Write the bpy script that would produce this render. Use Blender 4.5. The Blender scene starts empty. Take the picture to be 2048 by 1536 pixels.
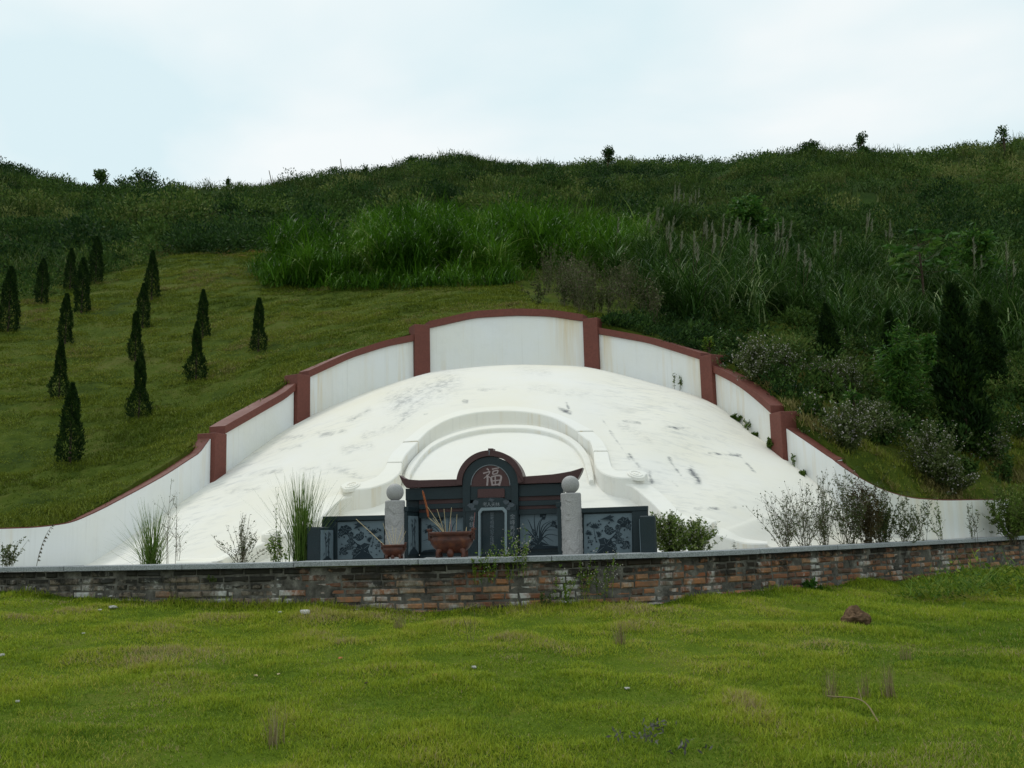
import bpy, bmesh, math, random
import numpy as np
from mathutils import Matrix, Vector
random.seed(7)
RNG = np.random.default_rng(11)
SC = bpy.context.scene
COL = SC.collection
R = math.radians
EYE = 1.55
PITCH, ROLL = R(8.52), R(-1.43)
# ------------------------------------------------------------------ camera
cam = bpy.data.cameras.new('camera'); cam.lens = 35; cam.sensor_width = 36
cam.clip_start = 0.05; cam.clip_end = 2000
camo = bpy.data.objects.new('camera', cam); COL.objects.link(camo)
CM = (Matrix.Rotation(math.pi/2+PITCH, 4, 'X') @ Matrix.Rotation(ROLL, 4, 'Z'))
camo.matrix_world = Matrix.Translation((0, 0, EYE)) @ CM
SC.camera = camo
# ------------------------------------------------------------------ world and sun
SUN_EL, SUN_AZ = R(60), R(-28)
w = bpy.data.worlds.new('World'); SC.world = w; w.use_nodes = True
nt = w.node_tree; nt.nodes.clear()
def wn(t, **k):
    n = nt.nodes.new(t)
    for a, b in k.items(): setattr(n, a, b)
    return n
out = wn('ShaderNodeOutputWorld'); bg = wn('ShaderNodeBackground'); bg.inputs[1].default_value = 0.1
sky = wn('ShaderNodeTexSky', sky_type='NISHITA', sun_disc=False, sun_elevation=SUN_EL, sun_rotation=SUN_AZ, altitude=300, dust_density=2.0)
tc = wn('ShaderNodeTexCoord'); mp = wn('ShaderNodeMapping'); mp.inputs['Scale'].default_value = (1.0, 1.0, 2.4)
n1 = wn('ShaderNodeTexNoise'); n1.inputs['Scale'].default_value = 2.1; n1.inputs['Detail'].default_value = 5; n1.inputs['Roughness'].default_value = 0.45; n1.inputs['Distortion'].default_value = 0.3
rp = wn('ShaderNodeValToRGB'); e = rp.color_ramp.elements
e[0].position = 0.40; e[0].color = (7.4, 9.0, 9.4, 1); e[1].position = 0.57; e[1].color = (9.5, 10.0, 10.0, 1)
mx = wn('ShaderNodeMix', data_type='RGBA'); mx.inputs[0].default_value = 0.93
nt.links.new(tc.outputs['Generated'], mp.inputs[0]); nt.links.new(mp.outputs[0], n1.inputs['Vector'])
nt.links.new(n1.outputs[0], rp.inputs[0]); nt.links.new(sky.outputs[0], mx.inputs[6]); nt.links.new(rp.outputs[0], mx.inputs[7])
nt.links.new(mx.outputs[2], bg.inputs[0]); nt.links.new(bg.outputs[0], out.inputs[0])
sl = bpy.data.lights.new('sun', 'SUN'); sl.energy = 1.1; sl.angle = R(14); sl.color = (1, 0.97, 0.9)
slo = bpy.data.objects.new('sun', sl); COL.objects.link(slo)
sd = Vector((math.sin(SUN_AZ)*math.cos(SUN_EL), math.cos(SUN_AZ)*math.cos(SUN_EL), math.sin(SUN_EL)))
slo.rotation_euler = sd.to_track_quat('Z', 'Y').to_euler(); slo.location = (0, 0, 60)
SC.view_settings.view_transform = 'Standard'; SC.view_settings.look = 'None'
SC.view_settings.exposure = 0.0; SC.view_settings.gamma = 1.0
# ------------------------------------------------------------------ projection helpers
F = 2048*35/36
RM = np.array(CM.to_3x3())
def U(px, py, Y):
    """point on the sight line through photo pixel (px,py) at distance Y, world coordinates"""
    d = RM @ np.array([(px-1024)/F, -(py-768)/F, -1.0])
    t = Y/d[1]
    return np.array([d[0]*t, Y, EYE+d[2]*t])
def PJ(P):
    P = np.asarray(P, float); q = (P-np.array([0, 0, EYE])) @ RM
    return 1024+F*q[..., 0]/-q[..., 2], 768-F*q[..., 1]/-q[..., 2]
def march(px, py, fn, y0=9.0, y1=120.0, st=0.04):
    """first hit of a sight line with a height function"""
    Y = np.arange(y0, y1, st); d = RM @ np.array([(px-1024)/F, -(py-768)/F, -1.0])
    X = d[0]/d[1]*Y; Z = EYE+d[2]/d[1]*Y; G = fn(X, Y)
    k = np.argmax(G >= Z)
    if not (G >= Z).any(): k = len(Y)-1
    if k > 0:
        a = (Z[k-1]-G[k-1]); b = (Z[k]-G[k]); f = a/(a-b+1e-9) if a > 0 else 1
        y = Y[k-1]+st*min(max(f, 0), 1)
    else: y = Y[0]
    return np.array([d[0]/d[1]*y, y, EYE+d[2]/d[1]*y])
def _h(i, j, s):
    n = (i.astype(np.int64)*374761393+j.astype(np.int64)*668265263+s*974711) & 0xffffffff
    n = ((n ^ (n >> 13))*1274126177) & 0xffffffff
    return ((n ^ (n >> 16)) & 0xffff)/65535.0
def vn(x, y, s=0):
    x = np.asarray(x, float); y = np.asarray(y, float)
    i = np.floor(x); j = np.floor(y); u = x-i; v = y-j; u = u*u*(3-2*u); v = v*v*(3-2*v)
    a = _h(i, j, s); b = _h(i+1, j, s); c = _h(i, j+1, s); d = _h(i+1, j+1, s)
    return (a*(1-u)+b*u)*(1-v)+(c*(1-u)+d*u)*v-0.5
def fbm(x, y, s=0, o=4):
    r = 0; a = 1
    for k in range(o): r = r+a*vn(x*2**k, y*2**k, s+k); a *= 0.5
    return r
def inpoly(px, py, poly):
    px = np.asarray(px); py = np.asarray(py); ins = np.zeros(px.shape, bool); n = len(poly)
    for i in range(n):
        x1, y1 = poly[i]; x2, y2 = poly[(i+1) % n]
        c = ((y1 > py) != (y2 > py)) & (px < (x2-x1)*(py-y1)/((y2-y1) if y2 != y1 else 1e-9)+x1)
        ins ^= c
    return ins
def spline(pts, n):
    """Catmull-Rom through pts, n samples"""
    P = np.array(pts, float); m = len(P)
    if m == 2: return P[0]+(P[1]-P[0])*np.linspace(0, 1, n)[:, None]
    Q = np.vstack([2*P[0]-P[1], P, 2*P[-1]-P[-2]]); outp = []
    for t in np.linspace(0, m-1-1e-6, n):
        k = int(t); u = t-k; a, b, c, d = Q[k:k+4]
        outp.append(0.5*((2*b)+(c-a)*u+(2*a-5*b+4*c-d)*u*u+(3*b-a-3*c+d)*u**3))
    return np.array(outp)
# ------------------------------------------------------------------ object helpers
def link(o, parent=None):
    COL.objects.link(o)
    if parent is not None: o.parent = parent
    return o
def tag(o, label=None, cat=None, group=None, kind=None):
    if label: o['label'] = label
    if cat: o['category'] = cat
    if group: o['group'] = group
    if kind: o['kind'] = kind
    return o
def empty(name, loc=(0, 0, 0), rz=0):
    o = bpy.data.objects.new(name, None); o.location = loc; o.rotation_euler = (0, 0, rz); o.empty_display_size = 0.1
    return link(o)
class Acc:
    """collects faces of one mesh"""
    def __init__(s): s.V = []; s.T = []; s.L = []; s.C = []; s.M = []; s.n = 0
    def add(s, v, f, tint=0.5, mi=0):
        v = np.asarray(v, float).reshape(-1, 3); f = np.asarray(f, int)
        s.V.append(v); s.T.append(np.broadcast_to(np.asarray(tint, float), (len(v),)) if np.ndim(tint) < 1 or len(np.atleast_1d(tint)) == len(v) else np.full(len(v), 0.5))
        s.L.append((f+s.n).ravel()); s.C.append(np.full(len(f), f.shape[1])); s.M.append(np.full(len(f), mi)); s.n += len(v)
        return s
    def poly(s, v, faces, tint=0.5, mi=0):
        v = np.asarray(v, float).reshape(-1, 3); s.V.append(v); s.T.append(np.full(len(v), tint))
        for f in faces:
            s.L.append(np.array(f)+s.n); s.C.append(np.array([len(f)])); s.M.append(np.array([mi]))
        s.n += len(v); return s
    def build(s, name, mats, parent=None, smooth=False, loc=None):
        me = bpy.data.meshes.new(name)
        V = np.concatenate(s.V).astype(np.float32); L = np.concatenate(s.L).astype(np.int32); Cn = np.concatenate(s.C).astype(np.int32); M = np.concatenate(s.M).astype(np.int32)
        if loc is not None: V = V-np.asarray(loc, np.float32)
        me.vertices.add(len(V)); me.vertices.foreach_set('co', V.ravel())
        me.loops.add(len(L)); me.loops.foreach_set('vertex_index', L)
        st = np.concatenate([[0], np.cumsum(Cn)[:-1]]).astype(np.int32)
        me.polygons.add(len(Cn)); me.polygons.foreach_set('loop_start', st); me.polygons.foreach_set('loop_total', Cn)
        me.polygons.foreach_set('material_index', M)
        me.polygons.foreach_set('use_smooth', np.full(len(Cn), bool(smooth)))
        me.update(calc_edges=True); me.validate()
        at = me.attributes.new('tint', 'FLOAT', 'POINT')
        T = np.concatenate(s.T).astype(np.float32)
        if len(at.data) == len(T): at.data.foreach_set('value', T)
        for m in (mats if isinstance(mats, (list, tuple)) else [mats]): me.materials.append(m)
        o = bpy.data.objects.new(name, me)
        if loc is not None and parent is None: o.location = loc
        return link(o, parent)
def grid_faces(n, m):
    i, j = np.meshgrid(np.arange(n-1), np.arange(m-1), indexing='ij'); a = (i*m+j).ravel()
    return np.stack([a, a+m, a+m+1, a+1], 1)
def tube(acc, pts, rad, k=5, tint=0.5, mi=0, cap=True):
    P = np.asarray(pts, float); n = len(P); rad = np.broadcast_to(rad, (n,)); T = np.gradient(P, axis=0)
    T /= np.linalg.norm(T, axis=1)[:, None]+1e-9
    up = np.array([0.3, 0.9, 0.1]) if abs(T[0] @ np.array([0, 0, 1])) > 0.6 else np.array([0, 0, 1.0])
    A = np.cross(T, up); A /= np.linalg.norm(A, axis=1)[:, None]+1e-9; B = np.cross(T, A)
    an = np.arange(k)*2*math.pi/k
    V = P[:, None]+rad[:, None, None]*(np.cos(an)[None, :, None]*A[:, None]+np.sin(an)[None, :, None]*B[:, None])
    i, j = np.meshgrid(np.arange(n-1), np.arange(k), indexing='ij'); a = (i*k+j).ravel(); b = (i*k+(j+1) % k).ravel()
    acc.add(V.reshape(-1, 3), np.stack([a, b, b+k, a+k], 1), tint, mi)
    if cap and k > 3:
        acc.poly(V[-1], [list(range(k))], tint, mi); acc.poly(V[0], [list(range(k))[::-1]], tint, mi)
def box(acc, c, d, rz=0, tint=0.5, mi=0, ch=0.0, jit=0.0):
    """box centred at c, full size d, optional chamfer of the front edges"""
    x, y, z = np.array(d)/2
    if ch <= 0:
        V = np.array([[sx*x, sy*y, sz*z] for sx in (-1, 1) for sy in (-1, 1) for sz in (-1, 1)])
        Fc = [[0, 1, 3, 2], [4, 6, 7, 5], [0, 4, 5, 1], [2, 3, 7, 6], [0, 2, 6, 4], [1, 5, 7, 3]]
    else:
        h = ch; V = []
        for (yy, ins) in ((y, 0), (-y+h, 0), (-y, h)):
            V += [[-x+ins, yy, -z+ins], [x-ins, yy, -z+ins], [x-ins, yy, z-ins], [-x+ins, yy, z-ins]]
        V = np.array(V); Fc = []
        for k in (0, 4):
            for i in range(4): j = (i+1) % 4; Fc.append([k+i, k+4+i, k+4+j, k+j])
        Fc.append([8, 11, 10, 9][::-1]); Fc.append([0, 1, 2, 3][::-1])
    if jit: V = V+RNG.uniform(-jit, jit, V.shape)
    c_, s_ = math.cos(rz), math.sin(rz); W = V.copy(); W[:, 0] = V[:, 0]*c_-V[:, 1]*s_; W[:, 1] = V[:, 0]*s_+V[:, 1]*c_
    acc.poly(W+np.array(c), Fc, tint, mi)
# ---- foliage primitives (vectorised)
def unit(v): return v/(np.linalg.norm(v, axis=-1, keepdims=True)+1e-9)
def blades(acc, base, length, width, az, tilt, bend, seg=2, tint=None, mi=0):
    """curved grass blades; tilt from vertical and extra bend in radians"""
    base = np.asarray(base, float).reshape(-1, 3); n = len(base)
    f = lambda a: np.broadcast_to(np.asarray(a, float), (n,))
    length, width, az, tilt, bend = map(f, (length, width, az, tilt, bend))
    hd = np.stack([np.cos(az), np.sin(az), np.zeros(n)], 1); sdv = np.stack([-np.sin(az), np.cos(az), np.zeros(n)], 1)
    P = base.copy(); rows = []
    for k in range(seg+1):
        t = k/seg; wd = width*(1-t)**0.6*0.5
        if k == seg: wd = width*0.06
        rows.append(P-sdv*wd[:, None]); rows.append(P+sdv*wd[:, None])
        a = tilt+bend*(k+0.5)/seg; P = P+(hd*np.sin(a)[:, None]+np.array([0, 0, 1.0])*np.cos(a)[:, None])*(length/seg)[:, None]
    V = np.stack(rows, 1).reshape(-1, 3); m = 2*(seg+1); o = np.arange(n)*m
    Fc = np.concatenate([np.stack([o+2*k, o+2*k+1, o+2*k+3, o+2*k+2], 1) for k in range(seg)])
    t = RNG.random(n) if tint is None else f(tint)
    acc.add(V, Fc, np.repeat(t, m), mi)
def leaves(acc, P, d, size, asp=0.4, tint=None, mi=0):
    """rhombic leaves at P pointing along d"""
    P = np.asarray(P, float).reshape(-1, 3); n = len(P); d = unit(np.asarray(d, float)+RNG.normal(0, 1e-3, (n, 3)))
    s = unit(np.cross(d, unit(RNG.normal(0, 1, (n, 3))))); size = np.broadcast_to(size, (n,))[:, None]
    V = np.stack([P, P+d*size*0.45+s*size*asp*0.5, P+d*size, P+d*size*0.45-s*size*asp*0.5], 1).reshape(-1, 3)
    o = np.arange(n)*4; t = RNG.random(n) if tint is None else np.broadcast_to(tint, (n,))
    acc.add(V, np.stack([o, o+1, o+2, o+3], 1), np.repeat(t, 4), mi)
def rdir(n, up=0.3):
    v = RNG.normal(0, 1, (n, 3)); v[:, 2] += up; return unit(v)
# ------------------------------------------------------------------ materials
class MB:
    def __init__(s, name):
        s.m = bpy.data.materials.new(name); s.m.use_nodes = True; s.t = s.m.node_tree; s.t.nodes.clear()
        s.o = s.t.nodes.new('ShaderNodeOutputMaterial'); s.p = s.t.nodes.new('ShaderNodeBsdfPrincipled'); s.t.links.new(s.p.outputs[0], s.o.inputs[0])
    def n(s, ty, ins=None, **k):
        x = s.t.nodes.new(ty)
        for a, b in k.items(): setattr(x, a, b)
        for a, b in (ins or {}).items(): s.set(x.inputs[a], b)
        return x
    def set(s, sock, v):
        if hasattr(v, 'is_output') or isinstance(v, bpy.types.NodeSocket): s.t.links.new(v, sock)
        elif isinstance(v, bpy.types.Node): s.t.links.new(v.outputs[0], sock)
        else:
            if isinstance(v, tuple) and len(v) == 3 and sock.type == 'RGBA': v = v+(1,)
            sock.default_value = v
    def noise(s, sc, det=4, ro=0.55, vec=None, scale=None, dist=0.0):
        v = vec or s.co()
        if scale: v = s.n('ShaderNodeMapping', {0: v, 'Scale': scale}).outputs[0]
        return s.n('ShaderNodeTexNoise', {'Vector': v, 'Scale': sc, 'Detail': det, 'Roughness': ro, 'Distortion': dist}).outputs[0]
    def co(s):
        if not hasattr(s, '_c'): s._c = s.n('ShaderNodeTexCoord').outputs['Object']
        return s._c
    def geo(s): return s.n('ShaderNodeNewGeometry').outputs['Position']
    def ramp(s, fac, stops):
        r = s.n('ShaderNodeValToRGB', {0: fac}); el = r.color_ramp.elements
        while len(el) < len(stops): el.new(0.5)
        for q, (p, c) in zip(el, stops): q.position = p; q.color = (c if isinstance(c, tuple) else (c, c, c))+((1,) if not isinstance(c, tuple) or len(c) == 3 else ())
        return r.outputs[0]
    def mix(s, f, a, b, bt='MIX'):
        x = s.n('ShaderNodeMix', data_type='RGBA', blend_type=bt); s.set(x.inputs[0], f); s.set(x.inputs[6], a); s.set(x.inputs[7], b); return x.outputs[2]
    def math(s, op, a, b=0.0):
        x = s.n('ShaderNodeMath', operation=op); s.set(x.inputs[0], a); s.set(x.inputs[1], b); return x.outputs[0]
    def attr(s, nm='tint'): return s.n('ShaderNodeAttribute', attribute_name=nm).outputs['Fac']
    def bump(s, h, st=0.3, d=0.01):
        b = s.n('ShaderNodeBump', {'Height': h, 'Strength': st, 'Distance': d}); s.set(s.p.inputs['Normal'], b.outputs[0])
    def fin(s, col, rough=0.7, spec=0.4):
        s.set(s.p.inputs['Base Color'], col); s.set(s.p.inputs['Roughness'], rough); s.set(s.p.inputs['Specular IOR Level'], spec); return s.m
def foliage(name, stops, trans=0.3, rough=0.6, patch=0.0):
    b = MB(name); f = b.attr()
    if patch: f = b.math('ADD', f, b.math('MULTIPLY', b.math('SUBTRACT', b.noise(patch, 3, vec=b.geo()), 0.5), 1.1))
    c = b.ramp(f, stops); b.fin(c, rough, 0.09)
    if trans:
        tr = b.n('ShaderNodeBsdfTranslucent', {0: c}); ms = b.n('ShaderNodeMixShader', {0: trans, 1: b.p.outputs[0], 2: tr.outputs[0]}); b.t.links.new(ms.outputs[0], b.o.inputs[0])
    return b.m
def m_white(name, base=(0.76, 0.76, 0.735), dirt=0.35, rust=False, st=False):
    b = MB(name); g = b.geo()
    big = b.noise(0.55, 6, 0.62, g); fine = b.noise(3.2, 8, 0.7, b.n('ShaderNodeMapping', {0: g, 'Rotation': (0, 0, 0.5), 'Scale': (1, 3.2, 1.6)}).outputs[0])
    c = b.mix(b.ramp(big, [(0.35, 0.0), (0.7, 1.0)]), base, (base[0]*0.99, base[1]*0.965, base[2]*0.88))
    k = b.math('MULTIPLY', b.ramp(fine, [(0.5, 0.0), (0.78, 1.0)]), b.ramp(b.noise(0.42, 3, 0.5, g), [(0.42, 0.0), (0.62, dirt)]))
    c = b.mix(k, c, (0.33, 0.34, 0.35))
    if rust:
        s = b.noise(1.0, 4, 0.6, b.n('ShaderNodeMapping', {0: g, 'Scale': (9, 9, 0.5)}).outputs[0])
        lo = b.noise(0.7, 2, 0.5, g)
        nz_ = b.n('ShaderNodeSeparateXYZ', {0: b.n('ShaderNodeNewGeometry').outputs['Normal']}).outputs[2]
        vert = b.ramp(b.math('ABSOLUTE', nz_), [(0.3, 1.0), (0.6, 0.0)])
        q = b.math('MULTIPLY', vert, b.math('MULTIPLY', b.ramp(s, [(0.52, 0.0), (0.72, 0.5)]), b.ramp(lo, [(0.46, 0.06), (0.62, 1.0)])))
        q = b.math('MAXIMUM', q, b.math('MULTIPLY', b.attr(), b.ramp(s, [(0.36, 0.1), (0.62, 0.95)])))
        c = b.mix(q, c, (0.60, 0.45, 0.20))
        s2 = b.noise(1.0, 4, 0.6, b.n('ShaderNodeMapping', {0: g, 'Scale': (14, 14, 0.35), 'Location': (3, 1, 0)}).outputs[0])
        c = b.mix(b.math('MULTIPLY', vert, b.ramp(s2, [(0.58, 0.0), (0.8, 0.3)])), c, (0.45, 0.44, 0.4))
    if st:
        a = b.attr(); nz = b.noise(13, 8, 0.78, b.n('ShaderNodeMapping', {0: g, 'Rotation': (0, 0, 0.7), 'Scale': (1, 2.5, 1)}).outputs[0])
        c = b.mix(b.math('MULTIPLY', a, b.ramp(b.math('ADD', nz, b.math('MULTIPLY', a, 0.13)), [(0.46, 0.0), (0.62, 1.0)])), c, (0.12, 0.13, 0.14))
    b.bump(b.noise(14, 6, 0.6, g), 0.25, 0.01)
    return b.fin(c, 0.8, 0.25)
def m_stone(name, col, var=0.3, sc=60, rough=0.35, bump=0.0, spec=0.5):
    b = MB(name); g = b.co(); s = b.noise(sc, 3, 0.6, g); l = b.noise(sc*0.05, 4, 0.6, g)
    c = b.mix(b.ramp(s, [(0.38, 0.0), (0.62, 1.0)]), tuple(x*(1-var) for x in col), tuple(min(1, x*(1+var)) for x in col))
    c = b.mix(b.ramp(l, [(0.4, 0.0), (0.7, 0.35)]), c, tuple(x*0.7+0.02 for x in col))
    if bump: b.bump(b.noise(sc*0.5, 4, 0.6, g), bump, 0.004)
    b.fin(c, b.ramp(l, [(0.3, max(rough-0.1, 0.05)), (0.7, rough+0.15)]), spec); return b.m
M = {}
M['dome'] = m_white('weathered_white_cement', (0.765, 0.75, 0.70), 0.75, st=True)
M['kerb'] = m_white('white_kerb_paint', (0.80, 0.79, 0.755), 0.3, rust=True)
M['wall'] = m_white('white_wall_paint', (0.76, 0.775, 0.775), 0.12, rust=True)
M['cap'] = m_stone('oxide_red_paint', (0.145, 0.043, 0.030), 0.12, 30, 0.6, 0.3, 0.3)
M['dark'] = m_stone('dark_green_granite', (0.009, 0.021, 0.026), 0.3, 150, 0.4, 0, 0.28)
M['brown'] = m_stone('maroon_granite', (0.060, 0.024, 0.023), 0.25, 150, 0.4, 0, 0.3)
M['panel'] = m_stone('honed_grey_stone', (0.125, 0.17, 0.195), 0.1, 150, 0.6, 0, 0.3)
M['frame'] = m_stone('pale_blue_stone', (0.16, 0.21, 0.23), 0.1, 150, 0.45)
M['etch'] = m_stone('dark_etching', (0.012, 0.024, 0.033), 0.2, 150, 0.6, 0, 0.2)
M['text'] = m_stone('pale_lettering', (0.17, 0.19, 0.205), 0.25, 250, 0.7, 0, 0.2)
M['fu'] = m_stone('faded_gilt_lettering', (0.30, 0.24, 0.24), 0.15, 80, 0.6)
M['granite'] = m_stone('grey_granite', (0.33, 0.325, 0.32), 0.18, 130, 0.65, 0.25)
M['coping'] = m_stone('grey_coping_stone', (0.24, 0.26, 0.27), 0.35, 90, 0.7, 0.35)
def m_burner():
    b = MB('rusty_glazed_iron'); g = b.co(); n_ = b.noise(14, 6, 0.65, g)
    c = b.ramp(n_, [(0.3, (0.03, 0.010, 0.006)), (0.55, (0.082, 0.024, 0.012)), (0.75, (0.15, 0.052, 0.018))]); b.bump(b.noise(35, 5, 0.6, g), 0.3, 0.004); return b.fin(c, 0.42, 0.35)
M['burner'] = m_burner()
M['stick'] = m_stone('pale_bamboo', (0.52, 0.42, 0.24), 0.2, 60, 0.7)
M['dragon'] = m_stone('orange_incense', (0.28, 0.075, 0.022), 0.35, 90, 0.8, 0.5)
M['pinkstick'] = m_stone('red_dyed_stick', (0.33, 0.12, 0.11), 0.2, 60, 0.7)
def m_brick():
    b = MB('weathered_brick'); g = b.geo(); a = b.attr()
    c = b.ramp(a, [(0.0, (0.09, 0.045, 0.030)), (0.25, (0.17, 0.065, 0.036)), (0.5, (0.24, 0.088, 0.040)), (0.75, (0.34, 0.15, 0.065)), (1.0, (0.38, 0.23, 0.13))])
    c = b.mix(b.ramp(b.noise(13, 7, 0.75, g), [(0.38, 0.0), (0.66, 0.85)]), c, (0.115, 0.10, 0.075))
    x = b.n('ShaderNodeSeparateXYZ', {0: g})
    gr = b.ramp(b.math('ADD', b.noise(2.3, 6, 0.68, g), b.math('MULTIPLY', x.outputs[0], -0.04)), [(0.50, 0.0), (0.60, 0.85)])
    c = b.mix(gr, c, b.ramp(b.noise(20, 5, 0.7, g), [(0.3, (0.06, 0.056, 0.043)), (0.5, (0.15, 0.135, 0.105)), (0.75, (0.27, 0.25, 0.21))]))
    wh = b.ramp(b.noise(1.0, 7, 0.72, b.n('ShaderNodeMapping', {0: g, 'Scale': (2.6, 2.6, 1.3), 'Location': (2.2, 0, 0)}).outputs[0]), [(0.52, 0.0), (0.61, 0.85)])
    c = b.mix(wh, c, (0.46, 0.47, 0.44))
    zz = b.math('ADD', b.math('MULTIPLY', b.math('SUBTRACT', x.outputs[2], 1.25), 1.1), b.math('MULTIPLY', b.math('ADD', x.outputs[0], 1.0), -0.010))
    bl = b.ramp(b.math('ADD', b.noise(3.0, 7, 0.74, g), zz), [(0.37, 0.0), (0.46, 0.95)])  # black moss; stronger near the top, painting in the shadow strip under the coping
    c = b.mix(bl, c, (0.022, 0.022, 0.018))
    b.bump(b.noise(45, 6, 0.7, g), 0.7, 0.006); return b.fin(c, 0.88, 0.15)
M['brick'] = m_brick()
def m_mortar():
    b = MB('dirty_mortar'); g = b.geo()
    c = b.ramp(b.noise(7, 6, 0.7, g), [(0.35, (0.03, 0.028, 0.024)), (0.55, (0.11, 0.105, 0.09)), (0.75, (0.25, 0.24, 0.21))]); b.bump(b.noise(60, 5, 0.7, g), 0.6, 0.006); return b.fin(c, 0.92, 0.1)
M['mortar'] = m_mortar()
def m_ground(name, stops, sc=1.2, f2=9, scale=None):
    b = MB(name); g = b.geo(); v = g
    if scale: v = b.n('ShaderNodeMapping', {0: g, 'Scale': scale}).outputs[0]
    c = b.ramp(b.math('ADD', b.math('MULTIPLY', b.noise(sc, 5, 0.6, v), 0.6), b.math('MULTIPLY', b.noise(f2, 6, 0.7, v), 0.4)), stops)
    b.bump(b.noise(f2*2, 5, 0.7, v), 0.6, 0.03); return b.fin(c, 0.95, 0.03)
M['lawn'] = m_ground('turf_soil', [(0.34, (0.05, 0.085, 0.008)), (0.5, (0.085, 0.128, 0.012)), (0.62, (0.12, 0.14, 0.025))], 1.5, 14)
def m_hill():
    b = MB('hillside_turf'); g = b.geo()
    n_ = b.math('ADD', b.math('MULTIPLY', b.noise(0.9, 5, 0.6, g), 0.55), b.math('MULTIPLY', b.noise(6, 6, 0.7, g), 0.45))
    c = b.ramp(n_, [(0.36, (0.030, 0.050, 0.009)), (0.5, (0.062, 0.088, 0.012)), (0.64, (0.098, 0.105, 0.026))])
    yy = b.n('ShaderNodeSeparateXYZ', {0: g}).outputs[1]; far = b.ramp(b.math('DIVIDE', b.math('ADD', yy, b.math('MULTIPLY', n_, 8.0)), 100.0), [(0.31, 0.0), (0.37, 1.0)])
    c = b.mix(far, c, b.ramp(n_, [(0.36, (0.014, 0.030, 0.007)), (0.6, (0.034, 0.062, 0.014))]))
    c = b.mix(b.attr(), c, (0.20, 0.075, 0.032))
    b.bump(b.noise(16, 5, 0.7, g), 0.7, 0.04); return b.fin(c, 0.95, 0.03)
M['hill'] = m_hill()
M['paving'] = m_stone('courtyard_cement', (0.45, 0.45, 0.43), 0.15, 12, 0.85, 0.3)
M['turf'] = foliage('short_turf', [(0.0, (0.075, 0.15, 0.012)), (0.4, (0.205, 0.285, 0.019)), (0.75, (0.305, 0.36, 0.028)), (0.93, (0.36, 0.35, 0.06)), (1.0, (0.34, 0.28, 0.135))], 0.3, 0.6, 1.3)
M['hturf'] = foliage('hillside_grass', [(0.0, (0.052, 0.090, 0.010)), (0.5, (0.13, 0.168, 0.018)), (0.85, (0.185, 0.215, 0.03)), (1.0, (0.20, 0.175, 0.065))], 0.25, 0.7, 0.7)
M['conifer'] = foliage('dark_conifer_needles', [(0.0, (0.006, 0.018, 0.004)), (0.6, (0.013, 0.034, 0.006)), (1.0, (0.030, 0.058, 0.009))], 0.12, 0.7)
M['trunk'] = m_stone('brown_bark', (0.07, 0.05, 0.035), 0.4, 25, 0.9, 0.6, 0.1)
M['tall'] = foliage('lush_tall_grass', [(0.0, (0.018, 0.055, 0.005)), (0.5, (0.055, 0.145, 0.009)), (0.88, (0.10, 0.21, 0.018)), (1.0, (0.24, 0.32, 0.09))], 0.3, 0.45)
M['reed'] = foliage('grey_green_reed', [(0.0, (0.012, 0.036, 0.006)), (0.5, (0.036, 0.086, 0.014)), (0.88, (0.075, 0.14, 0.032)), (1.0, (0.19, 0.24, 0.10))], 0.25, 0.5)
M['plume'] = foliage('pale_reed_plume', [(0.0, (0.13, 0.145, 0.085)), (1.0, (0.26, 0.27, 0.19))], 0.3, 0.8)
M['dry'] = foliage('dry_brown_stems', [(0.0, (0.055, 0.048, 0.026)), (0.6, (0.11, 0.095, 0.058)), (1.0, (0.18, 0.16, 0.11))], 0.1, 0.85)
M['drygreen'] = foliage('dull_scrub_leaves', [(0.0, (0.032, 0.052, 0.014)), (0.5, (0.070, 0.098, 0.028)), (1.0, (0.13, 0.15, 0.06))], 0.2, 0.75)
M['bush'] = foliage('hill_scrub_leaves', [(0.0, (0.011, 0.033, 0.008)), (0.45, (0.040, 0.084, 0.016)), (0.8, (0.082, 0.132, 0.024)), (1.0, (0.15, 0.17, 0.05))], 0.15, 0.7, 0.12)
M['broad'] = foliage('fresh_broad_leaves', [(0.0, (0.022, 0.07, 0.012)), (0.6, (0.05, 0.13, 0.018)), (1.0, (0.10, 0.18, 0.03))], 0.3, 0.45)
M['flower'] = foliage('pale_flowers', [(0.0, (0.24, 0.23, 0.18)), (0.6, (0.38, 0.36, 0.31)), (1.0, (0.50, 0.45, 0.46))], 0.2, 0.8)
M['weed'] = foliage('light_green_weed', [(0.0, (0.05, 0.11, 0.014)), (0.6, (0.12, 0.20, 0.02)), (1.0, (0.24, 0.28, 0.04))], 0.3, 0.55)
M['gclump'] = foliage('reed_clump_green', [(0.0, (0.035, 0.075, 0.012)), (0.5, (0.085, 0.15, 0.025)), (0.85, (0.18, 0.24, 0.07)), (1.0, (0.32, 0.32, 0.16))], 0.3, 0.5)
M['rock'] = m_stone('pale_rubble', (0.42, 0.41, 0.38), 0.25, 20, 0.9, 0.5, 0.1)
M['earth'] = m_stone('red_brown_earth', (0.115, 0.072, 0.042), 0.4, 18, 0.95, 0.9, 0.05)
M['chip'] = m_stone('orange_brick_chip', (0.5, 0.2, 0.09), 0.2, 30, 0.9, 0.3, 0.1)
M['purple'] = m_stone('charred_grey_leaf', (0.10, 0.10, 0.085), 0.3, 30, 0.8, 0.3, 0.2)
# ================================================================== LAYOUT
FLOOR = EYE-0.235; COPZ = EYE-0.205
CX, CY = -0.2, 8.5
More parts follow.
